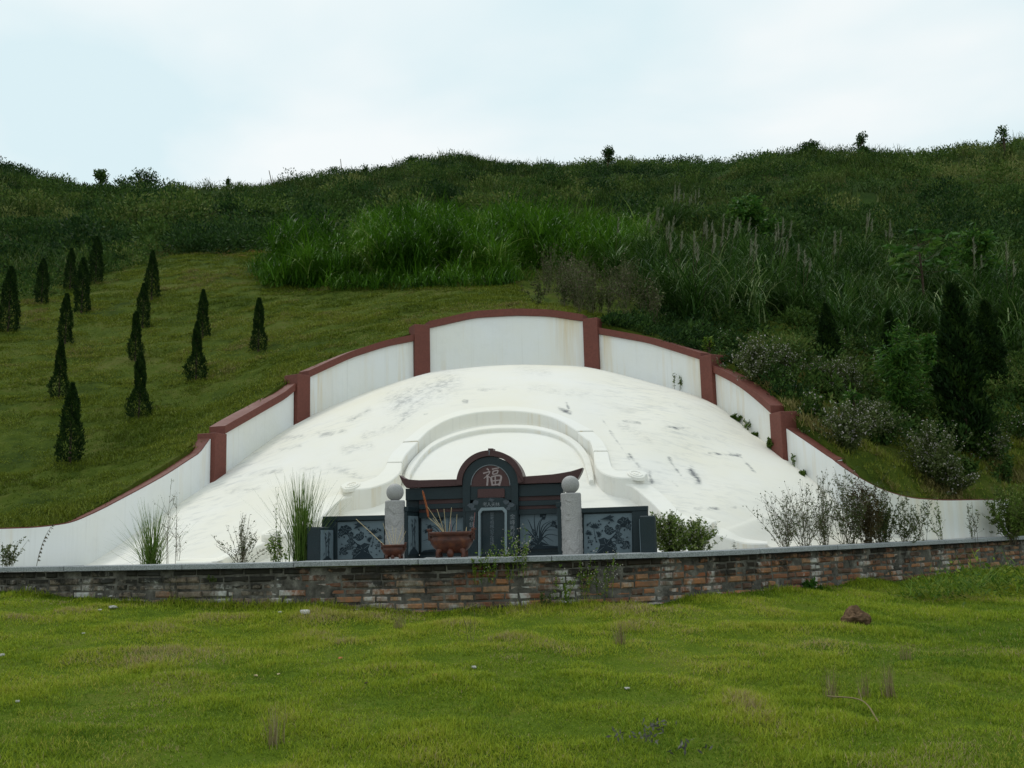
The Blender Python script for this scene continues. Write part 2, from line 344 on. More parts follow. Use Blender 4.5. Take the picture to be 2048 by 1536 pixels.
# brick wall path (front face), from sight lines at coping height
BP = np.array([U(p, 1100, d)[:2] for p, d in [(-420, 10.6), (-200, 10.2), (0, 9.8), (400, 9.2), (700, 8.92), (950, 8.8), (1200, 8.92), (1350, 9.15), (1500, 9.6), (1620, 10.2), (1750, 11.0), (1900, 12.1), (2048, 13.3), (2250, 14.8), (2500, 16.6)]])
BW = spline(BP, 260); BW = BW[np.argsort(BW[:, 0])]
def brick_y(x): return np.interp(x, BW[:, 0], BW[:, 1])
# ring wall: px, distance, base pixel y (where it meets the mound)
def sm(tab):
    t = np.array(tab, float); s = spline(t, 500); s = s[np.argsort(s[:, 0])]
    return lambda p: [np.interp(p, s[:, 0], s[:, k]) for k in range(1, t.shape[1])]
ringL = sm([(-260, 11.15, 1155), (0, 11.3, 1143), (100, 11.4, 1139), (180, 11.65, 1128), (300, 12.35, 1048), (435, 13.5, 957), (520, 14.45, 896), (602, 15.3, 842), (720, 16.15, 790), (843, 16.75, 750), (930, 17.0, 737), (1015, 17.1, 731), (1100, 17.02, 731), (1185, 16.8, 737), (1300, 16.2, 765), (1418, 15.3, 803), (1500, 14.35, 862), (1562, 13.5, 912), (1615, 12.95, 953), (1676, 12.45, 1010)])
def ring_xy(p):
    d, y = ringL(p); q = U(p, y, d); return q
# plan spine of the front face incl. right flare
SP = [ring_xy(p) for p in np.linspace(-260, 1676, 150)]
for p, d, y in [(1730, 12.25, 1062), (1790, 12.3, 1076), (1860, 12.55, 1080), (1940, 12.95, 1078), (2030, 13.45, 1075)]: SP.append(U(p, y, d))
SP = np.array(SP); SPpx = np.concatenate([np.linspace(-260, 1676, 150), [1730, 1790, 1860, 1940, 2030]])
SPs = spline(np.column_stack([SP, SPpx]), 700)
nrm = np.gradient(SPs[:, :2], axis=0); nrm = unit(np.column_stack([-nrm[:, 1], nrm[:, 0]]))   # outward (path runs left to right)
# wall top edge of the white panels, photo y by px, and outer ground y by px
TOP = [(-260, 1062), (0, 1058), (60, 1056), (101, 1052), (145, 1045), (200, 1021), (298, 970), (341, 946), (380, 920), (420, 895), (423, 869), (445, 869), (588, 787), (591, 770), (593, 756), (615, 756), (700, 717), (770, 694), (829, 682), (829.5, 658), (858, 657), (950, 636), (1036, 631), (1104, 633), (1171, 643), (1172, 650), (1199, 668), (1300, 686), (1408, 720), (1409, 727), (1431, 745), (1480, 769), (1520, 800), (1550, 828), (1572, 856), (1632, 896), (1707, 946), (1782, 983), (1834, 997), (1896, 1001), (2030, 999)]
TOPa = np.array(TOP, float)
STRIP = sm([(-260, 1062), (0, 1058), (100, 1051), (200, 1010), (300, 955), (420, 882), (500, 830), (600, 752), (700, 706), (830, 660), (930, 632), (1015, 620), (1100, 622), (1196, 640), (1300, 670), (1430, 716), (1520, 775), (1590, 842), (1700, 930), (1782, 980), (1850, 998), (2030, 998)])
gz = np.array([U(p, STRIP(p)[0], s[1])[2] for p, s in zip(SPs[:, 3], SPs)])
TH = 0.22
OUTB = np.column_stack([SPs[:, :2]+nrm*TH, gz-0.03])
OB = np.vstack([[-45, 10.8, EYE+0.1], [-12, 10.9, EYE+0.05], OUTB[SPs[:, 3] > -255], [7.6, 14.2, EYE-0.1], [10.4, 15.6, EYE-0.1], [45, 34, EYE+2]])
oth = np.arctan2(OB[:, 1]-CY, OB[:, 0]-CX); orr = np.hypot(OB[:, 0]-CX, OB[:, 1]-CY); ii = np.argsort(oth); oth = oth[ii]; orr = orr[ii]; oz = OB[ii, 2]
kz = np.ones(9)/9; oz = np.concatenate([oz[:4], np.convolve(oz, kz, 'same')[4:-4], oz[-4:]])
# ------------------------------------------------------------------ hillside height
HT = {-500: [(11, 1068), (14, 960), (18, 770), (22, 650), (27, 560), (35, 470), (50, 375), (68, 300)],
      0: [(11.7, 1060), (14, 925), (18, 755), (22, 650), (27, 572), (35, 490), (50, 400), (70, 325)],
      200: [(12.3, 1012), (14.5, 900), (18, 750), (22, 648), (26.7, 562), (32, 508), (45, 435), (72, 392)],
      400: [(13.8, 885), (15.5, 815), (18, 730), (22, 628), (29, 512), (35, 478), (50, 425), (82, 385)],
      600: [(15.5, 752), (18, 680), (22, 605), (26, 555), (32, 505), (45, 450), (60, 410), (88, 362)],
      830: [(17.1, 660), (19, 625), (22.5, 572), (28, 515), (40, 440), (60, 380), (88, 345)],
      925: [(17.3, 632), (19, 610), (22.5, 572), (28, 520), (40, 440), (60, 375), (92, 308)],
      1010: [(17.5, 620), (19.5, 598), (22, 575), (28, 525), (40, 440), (60, 375), (92, 332)],
      1190: [(17.2, 640), (19.5, 612), (23, 588), (30, 525), (45, 440), (60, 390), (90, 341)],
      1400: [(15.8, 704), (18, 662), (22, 610), (30, 540), (45, 450), (60, 380), (85, 304)],
      1600: [(13.9, 850), (16, 750), (19, 675), (24, 605), (32, 530), (45, 440), (60, 370), (80, 306)],
      1800: [(12.6, 985), (14.5, 885), (17, 780), (21, 690), (28, 590), (40, 470), (60, 360), (75, 303)],
      2000: [(13.5, 995), (15, 900), (18, 775), (22, 675), (28, 580), (40, 460), (60, 325), (72, 277)],
      2500: [(15, 960), (18, 800), (22, 690), (28, 590), (40, 450), (60, 280), (72, 205)]}
HD = np.exp(np.linspace(math.log(9), math.log(400), 90)); HA = []; HZ = []
for p, lst in HT.items():
    d = [q[0] for q in lst]; z = [U(p, q[1], q[0])[2] for q in lst]
    rd = d[-1]; rz_ = z[-1]; sl0 = (z[1]-z[0])/(d[1]-d[0])
    d = [8]+d+[rd*1.25, rd*2, 400]; z = [z[0]-sl0*(d[1]-8)]+z+[rz_-2.5, rz_-14, rz_-40]
    zz = np.interp(HD, d, z); kk = np.array([1, 2, 3, 2, 1])/9.; zp = np.pad(zz, 2, 'edge'); zs = np.convolve(zp, kk, 'valid')
    HA.append((p-1024)/F); HZ.append(zs)
HA = np.array(HA); HZ = np.array(HZ); aa = np.linspace(-0.77, 0.74, 160)
HZf = np.array([np.interp(aa, HA, HZ[:, k]) for k in range(len(HD))]).T
kk = np.hanning(11); kk /= kk.sum(); HZf = np.array([np.convolve(np.pad(HZf[:, k], 5, 'edge'), kk, 'valid') for k in range(len(HD))]).T
def tab(x, y):
    y = np.maximum(y, 0.5); a = np.clip(x/y, aa[0], aa[-1]); fa = (a-aa[0])/(aa[1]-aa[0]); i = np.clip(fa.astype(int), 0, len(aa)-2); u = fa-i
    ld = (np.log(np.clip(y, 9, 399))-math.log(9))/(math.log(400)-math.log(9))*(len(HD)-1); j = np.clip(ld.astype(int), 0, len(HD)-2); v = ld-j
    return (HZf[i, j]*(1-u)+HZf[i+1, j]*u)*(1-v)+(HZf[i, j+1]*(1-u)+HZf[i+1, j+1]*u)*v
def r0z0(x, y):
    th = np.arctan2(y-CY, x-CX); return th, np.interp(th, oth, orr), np.interp(th, oth, oz)
def ground(x, y, bump=True):
    x = np.asarray(x, float); y = np.asarray(y, float)
    th, r0, z0 = r0z0(x, y); bx = CX+r0*np.cos(th); by = CY+r0*np.sin(th); r = np.hypot(x-CX, y-CY)
    e = np.exp(-np.maximum(r-r0, 0)/1.3); h = tab(x, y)+(z0-tab(bx, by))*e
    if bump:
        m = 1-np.exp(-np.maximum(r-r0, 0)/0.4)
        h = h+m*(0.05*fbm(x*1.6, y*1.6, 3)+0.075*fbm(x*3.2, y*5.5, 9, 3)+np.clip((y-26)/30, 0, 1)*(1.5*fbm(x*0.13, y*0.13, 5)+0.3*fbm(x*0.7, y*0.7, 8)))
    h = np.where(r < r0-0.02, -5.0, h); return h
# hillside sheet: fan outward from the enclosure wall
nth, nr = 620, 300
th = np.interp(np.linspace(0, 1, nth), [0, 0.07, 0.93, 1], [oth[0]+0.01, R(33), R(157), oth[-1]-0.005])
TT, KK = np.meshgrid(th, np.linspace(0, 1, nr), indexing='ij')
r0 = np.interp(TT, oth, orr); RR = (r0-0.05)+(np.exp(KK*math.log(241))-1)*1.0
HX = CX+RR*np.cos(TT); HY = CY+RR*np.sin(TT); HZZ = ground(HX, HY); HZZ[:, 0] = np.interp(th, oth, oz)
a = Acc()
eu = np.clip(fbm(HX*0.5, HY*0.5, 21)*3.5-0.55, 0, 0.8)
pxh, pyh = PJ(np.stack([HX, HY, HZZ], -1)); red = ((np.exp(-(((pxh-505)/50)**2+((pyh-506)/6)**2))*1.2*(fbm(HX*2, HY*2, 4) > -0.05))+np.exp(-(((pxh-470)/30)**2+((pyh-498)/7)**2))*(fbm(HX*2, HY*2, 6) > 0))
eu = np.clip(eu*0.15*(HY > 30)+red, 0, 1)
a.add(np.stack([HX, HY, HZZ], -1).reshape(-1, 3), grid_faces(nth, nr)[:, ::-1], eu.ravel())
tag(a.build('hillside', M['hill'], smooth=True), kind='structure')
# ------------------------------------------------------------------ lawn
YB = [(-500, 1165), (0, 1182), (100, 1188), (300, 1206), (500, 1217), (900, 1219), (1100, 1213), (1300, 1202), (1500, 1186), (1700, 1168), (1900, 1150), (2048, 1137), (2500, 1110)]
yb = np.array(YB, float)
wallpx, _ = PJ(np.column_stack([BW, np.full(len(BW), COPZ)])); gzb = np.array([U(p, np.interp(p, yb[:, 0], yb[:, 1]), y)[2] for p, y in zip(wallpx, BW[:, 1])])
def lawn(x, y):
    x = np.asarray(x, float); y = np.asarray(y, float); yw = brick_y(x); zw = np.interp(x, BW[:, 0], gzb); t = y/yw
    z = np.where(t > 0, zw*t, t*1.0)
    m = np.exp(-((x-4.05)**2+(y-8.9)**2)/0.35)*0.16*0
    return z+0.05*fbm(x*1.1, y*1.3, 31, 3)+0.034*fbm(x*2.4, y*3.2, 37, 3)+m
xs = np.concatenate([np.linspace(-45, -8, 20)[:-1], np.linspace(-8, 9, 300), np.linspace(9, 45, 20)[1:]])
ts = np.concatenate([np.linspace(-4, 0.3, 20)[:-1], np.linspace(0.3, 1.0, 170)])
XX, T2 = np.meshgrid(xs, ts, indexing='ij'); YY = T2*(brick_y(XX)+0.12)
a = Acc(); a.add(np.stack([XX, YY, lawn(XX, YY)], -1).reshape(-1, 3), grid_faces(len(xs), len(ts)))
tag(a.build('lawn', M['lawn'], smooth=True), kind='structure')
# ------------------------------------------------------------------ mound (outer slope)
ib = SPs[:, :2]; ith = np.arctan2(ib[:, 1]-CY, ib[:, 0]-CX); irr = np.hypot(ib[:, 0]-CX, ib[:, 1]-CY); izz = SPs[:, 2]; q = np.argsort(ith); ith, irr, izz = ith[q], irr[q], izz[q]
izz = np.maximum(izz, FLOOR-0.02)
def zmound(x, y):
    x = np.asarray(x, float); y = np.asarray(y, float)
    th = np.clip(np.arctan2(y-CY, x-CX), 0.3, math.pi-0.15); rb = np.interp(th, ith, irr); zb = np.interp(th, ith, izz)
    r1 = np.minimum((10.15-CY)/np.sin(th), rb*0.6); t = np.clip((np.hypot(x-CX, y-CY)-r1)/(rb-r1), 0, 1)
    return FLOOR+(zb-FLOOR)*(1-(1-t)**1.42)
kerbpx = []
# kerb top band traced as (inner edge, outer edge) pairs, lift above the slope
S1 = ([(836.8, 881), (861, 858.5), (899, 838), (950, 825.4), (1012, 821.6), (1070, 826), (1114, 838), (1154.5, 861.5)],
      [(805, 883), (847.6, 850), (882, 833), (934, 818), (1018, 812), (1084, 819), (1138, 836), (1187, 861)], 0.05, 0.05, 0.19)
S2L = ([(804.6, 923), (810, 912), (820, 899.6), (836.6, 883.5)], [(773, 924), (778, 914), (786, 903), (804.5, 885.5)], 0.045, 0.045, 0.21)
S2R = ([(1155, 864), (1170, 876), (1181, 884), (1186.6, 901)], [(1188, 863.5), (1200, 875), (1210, 888), (1216.3, 901)], 0.045, 0.045, 0.21)
S3L = ([(683.5, 976), (700, 978.5), (720, 978), (745, 975), (776, 964.5), (791, 954), (801.5, 942), (804.2, 925.5)],
       [(681, 970), (697, 962.5), (715, 964), (731, 961.5), (752, 953), (762, 944), (769, 935), (773, 926)], 0.085, 0.045, 0.26)
S3R = ([(1187, 903.5), (1189.6, 925), (1196, 937.5), (1206, 946), (1225, 953), (1244, 955.8), (1267, 956), (1285, 953), (1295, 947.5)],
       [(1216.7, 903.5), (1220, 920), (1226, 935), (1238, 941.5), (1250, 941.5), (1262, 940), (1274, 939.5), (1286, 941), (1294, 945)], 0.045, 0.085, 0.26)
S4L = ([(523, 1070), (545, 1071), (575, 1068), (610, 1056), (630, 1044), (650, 1028), (668, 1010), (690, 996), (719, 988)],
       [(523, 1063), (540, 1057), (566, 1056), (592, 1042), (608, 1021), (640, 1003), (666, 991), (690, 986), (716, 985)], 0.07, 0.0, 0.26)
S4R = ([(1246, 967.7), (1264.6, 973), (1285, 989.6), (1306, 1008), (1329, 1031), (1350, 1043.7), (1369, 1047.5), (1390, 1049.5), (1415, 1048.5), (1433, 1043)],
       [(1250, 965), (1275, 965.6), (1300, 970), (1316.7, 981), (1337.5, 1000), (1358, 1022), (1376, 1033), (1395, 1033), (1415, 1034.5), (1432, 1040)], 0.0, 0.07, 0.26)
S5L = ([(352, 1124), (430, 1123), (455, 1115), (480, 1106), (510, 1094), (540, 1082)], [(356, 1117), (425, 1116), (450, 1107), (470, 1095), (497, 1083), (532, 1076)], 0.05, 0.0, 0.12)
S5R = ([(1417.7, 1064), (1437.5, 1071), (1458, 1078), (1483, 1085), (1505, 1087), (1535, 1087.5)], [(1419, 1053), (1441.7, 1054), (1462.5, 1063), (1483, 1074), (1505, 1079), (1535, 1082)], 0.0, 0.05, 0.14)
def onm(p, lift, fn=zmound): return march(p[0], p[1], lambda x, y: fn(x, y)+lift, 9.4, 17.5, 0.02)
def edge3(pts, l0, l1, n, fn=zmound):
    P = [onm(p, l0+(l1-l0)*k/(len(pts)-1), fn) for k, p in enumerate(pts)]; return spline(P, n)
def ribbon(name, A, B, drop_in, drop_out, mat, parent):
    """solid band: A inner top edge, B outer top edge"""
    n = len(A); c = 0.012; d = unit(B-A); up = np.array([0, 0, 1.0])
    prof = [A-up*drop_in, A-up*c, A+d*c, B-d*c, B-up*c, B-up*drop_out]
    V = np.stack(prof, 1).reshape(-1, 3); k = 6; a = Acc()
    i, j = np.meshgrid(np.arange(n-1), np.arange(k), indexing='ij'); p = (i*k+j).ravel(); q = (i*k+(j+1) % k).ravel()
    a.add(V, np.stack([p, q, q+k, p+k], 1), 0.0)
    a.poly(V[:k], [list(range(k))[::-1]], 0.0); a.poly(V[-k:], [list(range(k))], 0.0)
    return a.build(name, mat, parent)
bands = []
for S, nn in ((S1, 60), (S2L, 16), (S2R, 16), (S3L, 36), (S3R, 36), (S4L, 36), (S4R, 40), (S5L, 24), (S5R, 24)):
    A = edge3(S[0], S[2], S[3], nn); B = edge3(S[1], S[2], S[3], nn); bands.append((A, B, S[4]))
mid = lambda k: (bands[k][0]+bands[k][1])/2
hole = np.vstack([mid(7)[::1], mid(5), mid(3), mid(1), mid(0), mid(2), mid(4), mid(6), mid(8)])[:, :2]
hole = np.vstack([[hole[0][0], 9.5], hole, [hole[-1][0], 9.5]])
# order/simplify so that the fan to the kerb line is single valued
hth = np.arctan2(hole[:, 1]-CY, hole[:, 0]-CX); hr = np.hypot(hole[:, 0]-CX, hole[:, 1]-CY); o_ = np.argsort(hth); hth = hth[o_]; hr = hr[o_]
bth = np.linspace(hth[0], hth[-1], 90); hrb = np.array([hr[np.abs(hth-t) < 0.03].mean() if (np.abs(hth-t) < 0.03).any() else np.interp(t, hth, hr) for t in bth])
nth, nr = 900, 320
th = np.linspace(ith[0]+0.002, ith[-1]-0.002, nth)
TT, KK = np.meshgrid(th, np.linspace(0, 1, nr), indexing='ij')
def rfront(th):
    out = []
    for t in np.atleast_1d(th):
        rr = np.linspace(0.1, 9, 700); yy = CY+rr*math.sin(t); xx = CX+rr*math.cos(t); k = np.argmax(yy > brick_y(xx)+0.20); out.append(rr[k])
    return np.array(out)
rf = rfront(th); rh = np.interp(th, bth, hrb, left=-1, right=-1); rs = np.where(rh > 0, np.maximum(rh, rf), rf)
rb = np.interp(th, ith, irr)+0.04
RR = rs[:, None]+(rb-rs)[:, None]*KK; DX = CX+RR*np.cos(TT); DY = CY+RR*np.sin(TT); DZ = zmound(DX, DY)
DZ = DZ+0.012*fbm(DX*1.3, DY*1.3, 71)*np.clip((RR-rs[:, None])/0.5, 0, 1)
pxd, pyd = PJ(np.stack([DX, DY, DZ], -1)); stn = np.zeros(DX.shape)
for (x0, y0, x1, y1, wd, st) in [(1337, 918, 1362, 950, 3, .8), (1380, 938, 1398, 962, 8, .9), (1258, 908, 1280, 936, 3, .75), (1330, 854, 1380, 856, 2.5, .8), (1417, 906, 1480, 912, 2, .9), (1480, 912, 1510, 945, 2, .7), (1201, 833, 1260, 920, 1.2, .55), (1208, 838, 1280, 846, 1.2, .5), (790, 805, 900, 765, 26, .5), (850, 790, 800, 840, 14, .5), (700, 840, 740, 820, 5, .6), (640, 870, 690, 862, 4, .6), (620, 815, 640, 812, 3, .6), (928, 802, 934, 803, 1.2, .6), (849, 829, 855, 828, 1.2, .6), (1052, 794, 1058, 795, 1, .6), (1120, 820, 1140, 826, 3, .8), (1133, 805, 1137, 815, 2, .7), (560, 900, 600, 892, 3, .4), (600, 940, 640, 935, 4, .4), (690, 900, 740, 890, 8, .4), (1298, 945, 1304, 965, 4, .8), (1345, 963, 1355, 972, 2.5, .7), (1390, 1018, 1470, 1016, 2, .6), (1150, 1000, 1150, 1000, 1, .1), (560, 878, 605, 872, 3, .5), (955, 780, 1010, 778, 2, .3), (1240, 850, 1300, 880, 10, .3), (1205, 890, 1222, 935, 2.5, .75), (1040, 735, 1090, 745, 14, .22), (660, 930, 720, 955, 9, .35), (500, 950, 560, 940, 5, .4), (455, 985, 520, 975, 5, .35), (1060, 775, 1180, 790, 8, .25), (1390, 870, 1450, 880, 5, .3), (1290, 800, 1380, 815, 6, .22), (730, 870, 800, 850, 10, .35)]:
    dx, dy = x1-x0, y1-y0; L2 = dx*dx+dy*dy+1e-6; u = np.clip(((pxd-x0)*dx+(pyd-y0)*dy)/L2, 0, 1)
    dd = np.hypot(pxd-x0-u*dx, pyd-y0-u*dy)+5*fbm(DX*5, DY*5, 77, 4); stn = np.maximum(stn, st*(0.75+0.9*fbm(DX*16, DY*9, 79, 2))*np.exp(-np.maximum(dd, 0)**2/(2*(wd*0.62+0.5)**2)))
tm = empty('burial_mound', (CX, 11.5, FLOOR)); tag(tm, 'big white cement burial mound with stepped scroll kerbs, inside the red-capped ring wall', 'burial mound')
def child(o, p):
    o.parent = p; o.matrix_parent_inverse = Matrix.Translation(-Vector(p.location)) if p.type == 'EMPTY' else Matrix(); return o
class PB:
    """parent proxy: geometry in world coordinates under an empty"""
    pass
def bld(acc, name, mat, parent, smooth=False):
    o = acc.build(name, mat, None, smooth); o.parent = parent; o.matrix_parent_inverse = parent.matrix_basis.inverted() if parent.parent is None else Matrix(); return o
a = Acc(); a.add(np.stack([DX, DY, DZ], -1).reshape(-1, 3), grid_faces(nth, nr)[:, ::-1], stn.ravel()); bld(a, 'outer_slope', M['dome'], tm, True)
names = ['arch_kerb', 'side_kerb', 'side_kerb', 'scroll_kerb', 'scroll_kerb', 'scroll_kerb', 'scroll_kerb', 'end_kerb', 'end_kerb']
def rib(name, A, B, di, do, mat):
    o = ribbon(name, A, B, di, do, mat, None); o.parent = tm; o.matrix_parent_inverse = tm.matrix_basis.inverted(); return o
for (A, B, dr), nm in zip(bands, names): rib(nm, A, B, dr+0.12, 0.16, M['kerb'])
# scroll discs
def disc(c, rad, name):
    a = Acc(); n = 40; an = np.linspace(0, 2*math.pi, n, endpoint=False); e_ = 0.04
    gx = (zmound(c[0]+e_, c[1])-zmound(c[0]-e_, c[1]))/(2*e_); gy = (zmound(c[0], c[1]+e_)-zmound(c[0], c[1]-e_))/(2*e_)
    gx, gy = gx*.8, gy*.8
    def ringp(r, h): return np.column_stack([c[0]+r*np.cos(an), c[1]+r*np.sin(an), c[2]+gx*r*np.cos(an)+gy*r*np.sin(an)+h])
    rr = [(rad, -0.04), (rad, -0.004), (rad-0.006, 0.0), (rad*0.78, 0.0), (rad*0.76, 0.010), (rad*0.55, 0.010), (rad*0.53, 0.001), (rad*0.27, 0.001), (rad*0.27, 0.010), (0.001, 0.012)]
    V = np.vstack([ringp(*q) for q in rr]); m = len(rr); i, j = np.meshgrid(np.arange(m-1), np.arange(n), indexing='ij'); p = (i*n+j).ravel(); q = (i*n+(j+1) % n).ravel()
    a.add(V, np.stack([p, q, q+n, p+n], 1), 0.0); bld(a, name, M['kerb'], tm)
for (px, py, lf, rad) in ((703, 970.5, 0.088, .10), (1272, 947.5, 0.088, .10), (544, 1063.5, 0.075, .085), (1404, 1041, 0.075, .10)):
    c = onm((px, py), lf); disc(c, rad, 'scroll_disc')
# inner mound
def zin(x, y):
    b = zmound(x, y); return np.maximum(b-np.interp(y, [11.3, 12.6], [0.17, 0.13]), FLOOR)
C2x, C2y = -0.15, 9.75
kl = np.vstack([mid(7), mid(5), mid(3), mid(1), mid(0), mid(2), mid(4), mid(6), mid(8)])
kth = np.arctan2(kl[:, 1]-C2y, kl[:, 0]-C2x); kr = np.hypot(kl[:, 0]-C2x, kl[:, 1]-C2y); o_ = np.argsort(kth)
th = np.linspace(kth[o_][0], kth[o_][-1], 240); rk = np.interp(th, kth[o_], kr[o_]); rk = np.convolve(np.pad(rk, 3, 'edge'), np.ones(7)/7, 'valid')
TT, KK = np.meshgrid(th, np.linspace(0.02, 1.0, 70), indexing='ij'); RR = rk[:, None]*KK; IX = C2x+RR*np.cos(TT); IY = C2y+RR*np.sin(TT)
a = Acc(); a.add(np.stack([IX, IY, zin(IX, IY)], -1).reshape(-1, 3), grid_faces(240, 70)[:, ::-1], 0.0); bld(a, 'inner_slope', M['kerb'], tm, True)
o2 = [(806, 962), (810, 945), (819, 925), (842, 901), (870, 881), (917, 862.5), (967, 852), (1018, 849), (1070, 851), (1121, 864), (1155, 883), (1176, 908), (1186, 940), (1188, 960)]
i2 = [(818, 964), (821, 948), (831, 930), (849, 907), (874, 887.5), (918, 869), (969, 858.5), (1018, 856), (1068, 858.5), (1115, 870), (1146, 889), (1165, 915), (1174, 944), (1178, 960)]
A = edge3(i2, 0.055, 0.055, 70, zin); B = edge3(o2, 0.055, 0.055, 70, zin); rib('inner_ring', A, B, 0.10, 0.12, M['kerb'])
# courtyard floor (behind the brick wall)
a = Acc(); xs = np.linspace(-8, 11, 80); ys0 = brick_y(xs)+0.1
V = np.stack([np.column_stack([xs, ys0, np.full(80, FLOOR-0.012)]), np.column_stack([xs, np.minimum(ys0+2.6, 99), np.full(80, FLOOR-0.012)])], 1).reshape(-1, 3)
a.add(V, grid_faces(80, 2)[:, ::-1]); tag(a.build('courtyard_floor', M['paving']), kind='structure')
# ------------------------------------------------------------------ ring wall
rw = empty('ring_wall', (CX, 17.2, EYE+1)); tag(rw, 'white horseshoe wall with oxide red posts and coping, curving round the burial mound', 'wall')
def ring_at(p):
    k = np.interp(p, SPs[:, 3], np.arange(len(SPs))); i = int(min(k, len(SPs)-2)); u = k-i
    return SPs[i, :3]*(1-u)+SPs[i+1, :3]*u, unit(nrm[i]*(1-u)+nrm[i+1]*u)
def topz(p, pos, tab=None): return U(p, np.interp(p, TOPa[:, 0], TOPa[:, 1]), pos[1])[2]
segs = [(-258, 422), (446, 589), (616, 828), (859, 1170), (1200, 1407.5), (1432, 1549), (1574, 2028)]
capthick = [0.0, 0.115, 0.115, 0.125, 0.115, 0.115, 0.0]
for (p0, p1), ct in zip(segs, capthick):
    n = max(12, int((p1-p0)/8)); ps = np.linspace(p0, p1, n); P = []; N = []; Z = []
    for p in ps:
        pos, nn = ring_at(p); P.append(pos); N.append(nn); Z.append(topz(p, pos))
    P = np.array(P); N = np.array(N); Z = np.array(Z); Z = np.convolve(np.pad(Z, 2, 'reflect', reflect_type='odd'), np.ones(5)/5, 'valid')
    base = P[:, 2]-0.25; f0 = P[:, :2]+N*0.02; f1 = P[:, :2]+N*(TH-0.02)
    prof = [np.column_stack([f0, base]), np.column_stack([f0, Z]), np.column_stack([f1, Z-0.001]), np.column_stack([f1, base])]
    V = np.stack(prof, 1).reshape(-1, 3); a = Acc(); k = 4; ru = sum(w0*np.exp(-((ps-c0)/s0)**2) for c0, s0, w0 in ((1140, 30, .75), (1208, 14, .8), (1395, 16, .7), (1438, 12, .5), (735, 14, .25), (650, 9, .3), (665, 9, .25), (1850, 60, .35), (1960, 60, .3))); tn_ = np.stack([ru*.25, ru, ru, ru*.25], 1).ravel()
    i, j = np.meshgrid(np.arange(n-1), np.arange(k), indexing='ij'); pq = (i*k+j).ravel(); qq = (i*k+(j+1) % k).ravel()
    a.add(V, np.stack([pq, qq, qq+k, pq+k], 1)[:, ::-1], tn_); a.poly(V[:k], [[0, 1, 2, 3]], 0.0); a.poly(V[-k:], [[3, 2, 1, 0]], 0.0); bld(a, 'white_panel', M['wall'], rw)
    zb = Z+0.002; zt = Z+(ct if ct else 0.014); g0 = P[:, :2]+N*(-0.02 if ct else 0.03); g1 = P[:, :2]+N*(TH+0.02 if ct else TH)
    prof = [np.column_stack([g0, zb]), np.column_stack([g0, zt]), np.column_stack([g1, zt]), np.column_stack([g1, zb])]
    V = np.stack(prof, 1).reshape(-1, 3); a = Acc(); a.add(V, np.stack([pq, qq, qq+k, pq+k], 1)[:, ::-1]); a.poly(V[:k], [[0, 1, 2, 3]]); a.poly(V[-k:], [[3, 2, 1, 0]]); bld(a, 'coping', M['cap'], rw)
# posts: px left,right, top y left,right, depth of cap block outward
for (pl, pr, yt) in ((422.5, 446.5, 867), (590, 616, 750), (828.5, 859, 650), (1170.5, 1200, 637), (1407.5, 1432, 711), (1549.5, 1573.5, 825)):
    A_, nA = ring_at(pl); B_, nB = ring_at(pr); zt = U((pl+pr)/2, yt, (A_[1]+B_[1])/2)[2]; zb = min(A_[2], B_[2])-0.2
    n_ = unit(nA+nB); P0 = A_[:2]-n_*0.05; P1 = B_[:2]-n_*0.05; P2 = B_[:2]+n_*(TH+0.03); P3 = A_[:2]+n_*(TH+0.03); a = Acc()
    V = [[*q, z] for z in (zb, zt) for q in (P0, P1, P2, P3)]
    a.poly(V, [[0, 1, 2, 3][::-1], [4, 5, 6, 7], [0, 1, 5, 4], [1, 2, 6, 5], [2, 3, 7, 6], [3, 0, 4, 7]]); o = bld(a, 'post', M['cap'], rw)
    bv = o.modifiers.new('b', 'BEVEL'); bv.width = 0.008; bv.segments = 2
# ------------------------------------------------------------------ brick wall
bw = empty('brick_wall', (0, 8.9, EYE-0.9)); tag(bw, 'low weathered brick wall with grey stone coping, curving along the top of the lawn', 'wall')
bl = np.concatenate([[0], np.cumsum(np.hypot(*np.diff(BW, axis=0).T))])
def bpos(s):
    x = np.interp(s, bl, BW[:, 0]); y = np.interp(s, bl, BW[:, 1]); x2 = np.interp(s+0.05, bl, BW[:, 0]); y2 = np.interp(s+0.05, bl, BW[:, 1]); return x, y, math.atan2(y2-y, x2-x)
a = Acc(); top = COPZ-0.054; row = 0; z = top
while z > -0.05+0.0:
    h = 0.0535; s = random.uniform(0, 0.2); patt = row % 2
    while s < bl[-1]-0.3:
        hd = random.random() < (0.75 if patt == 0 else 0.2); Lb = (0.115 if hd else 0.238)*random.uniform(0.94, 1.04); x, y, r = bpos(s+Lb/2)
        if z > lawn(x, y-0.0)-0.12:
            off = random.uniform(-0.007, 0.012)
            box(a, (x+math.sin(r)*-off-math.sin(r)*0.055, y+math.cos(r)*off+math.cos(r)*0.055, z-h/2+random.uniform(-0.0025, 0.0025)), (Lb, 0.11, h*random.uniform(0.9, 1.02)), r+random.uniform(-0.012, 0.012), random.random(), 0, 0.012, 0.0032)
        s += Lb+random.uniform(0.007, 0.017)
    z -= h+0.0105; row += 1
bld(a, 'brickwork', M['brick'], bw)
a = Acc(); n = 420; S_ = np.linspace(0, bl[-1]-0.1, n); Pf = np.array([bpos(s) for s in S_]); nx = -np.sin(Pf[:, 2]); ny = np.cos(Pf[:, 2])
zr = np.linspace(0, 1, 34); fr = []
for t in zr:
    dz = 0.0105+0.013*fbm(S_*9, np.full(n, t*9), 55, 4); fr.append(np.column_stack([Pf[:, 0]+nx*dz, Pf[:, 1]+ny*dz, -0.1+(top+0.001+0.1)*np.full(n, t)]))
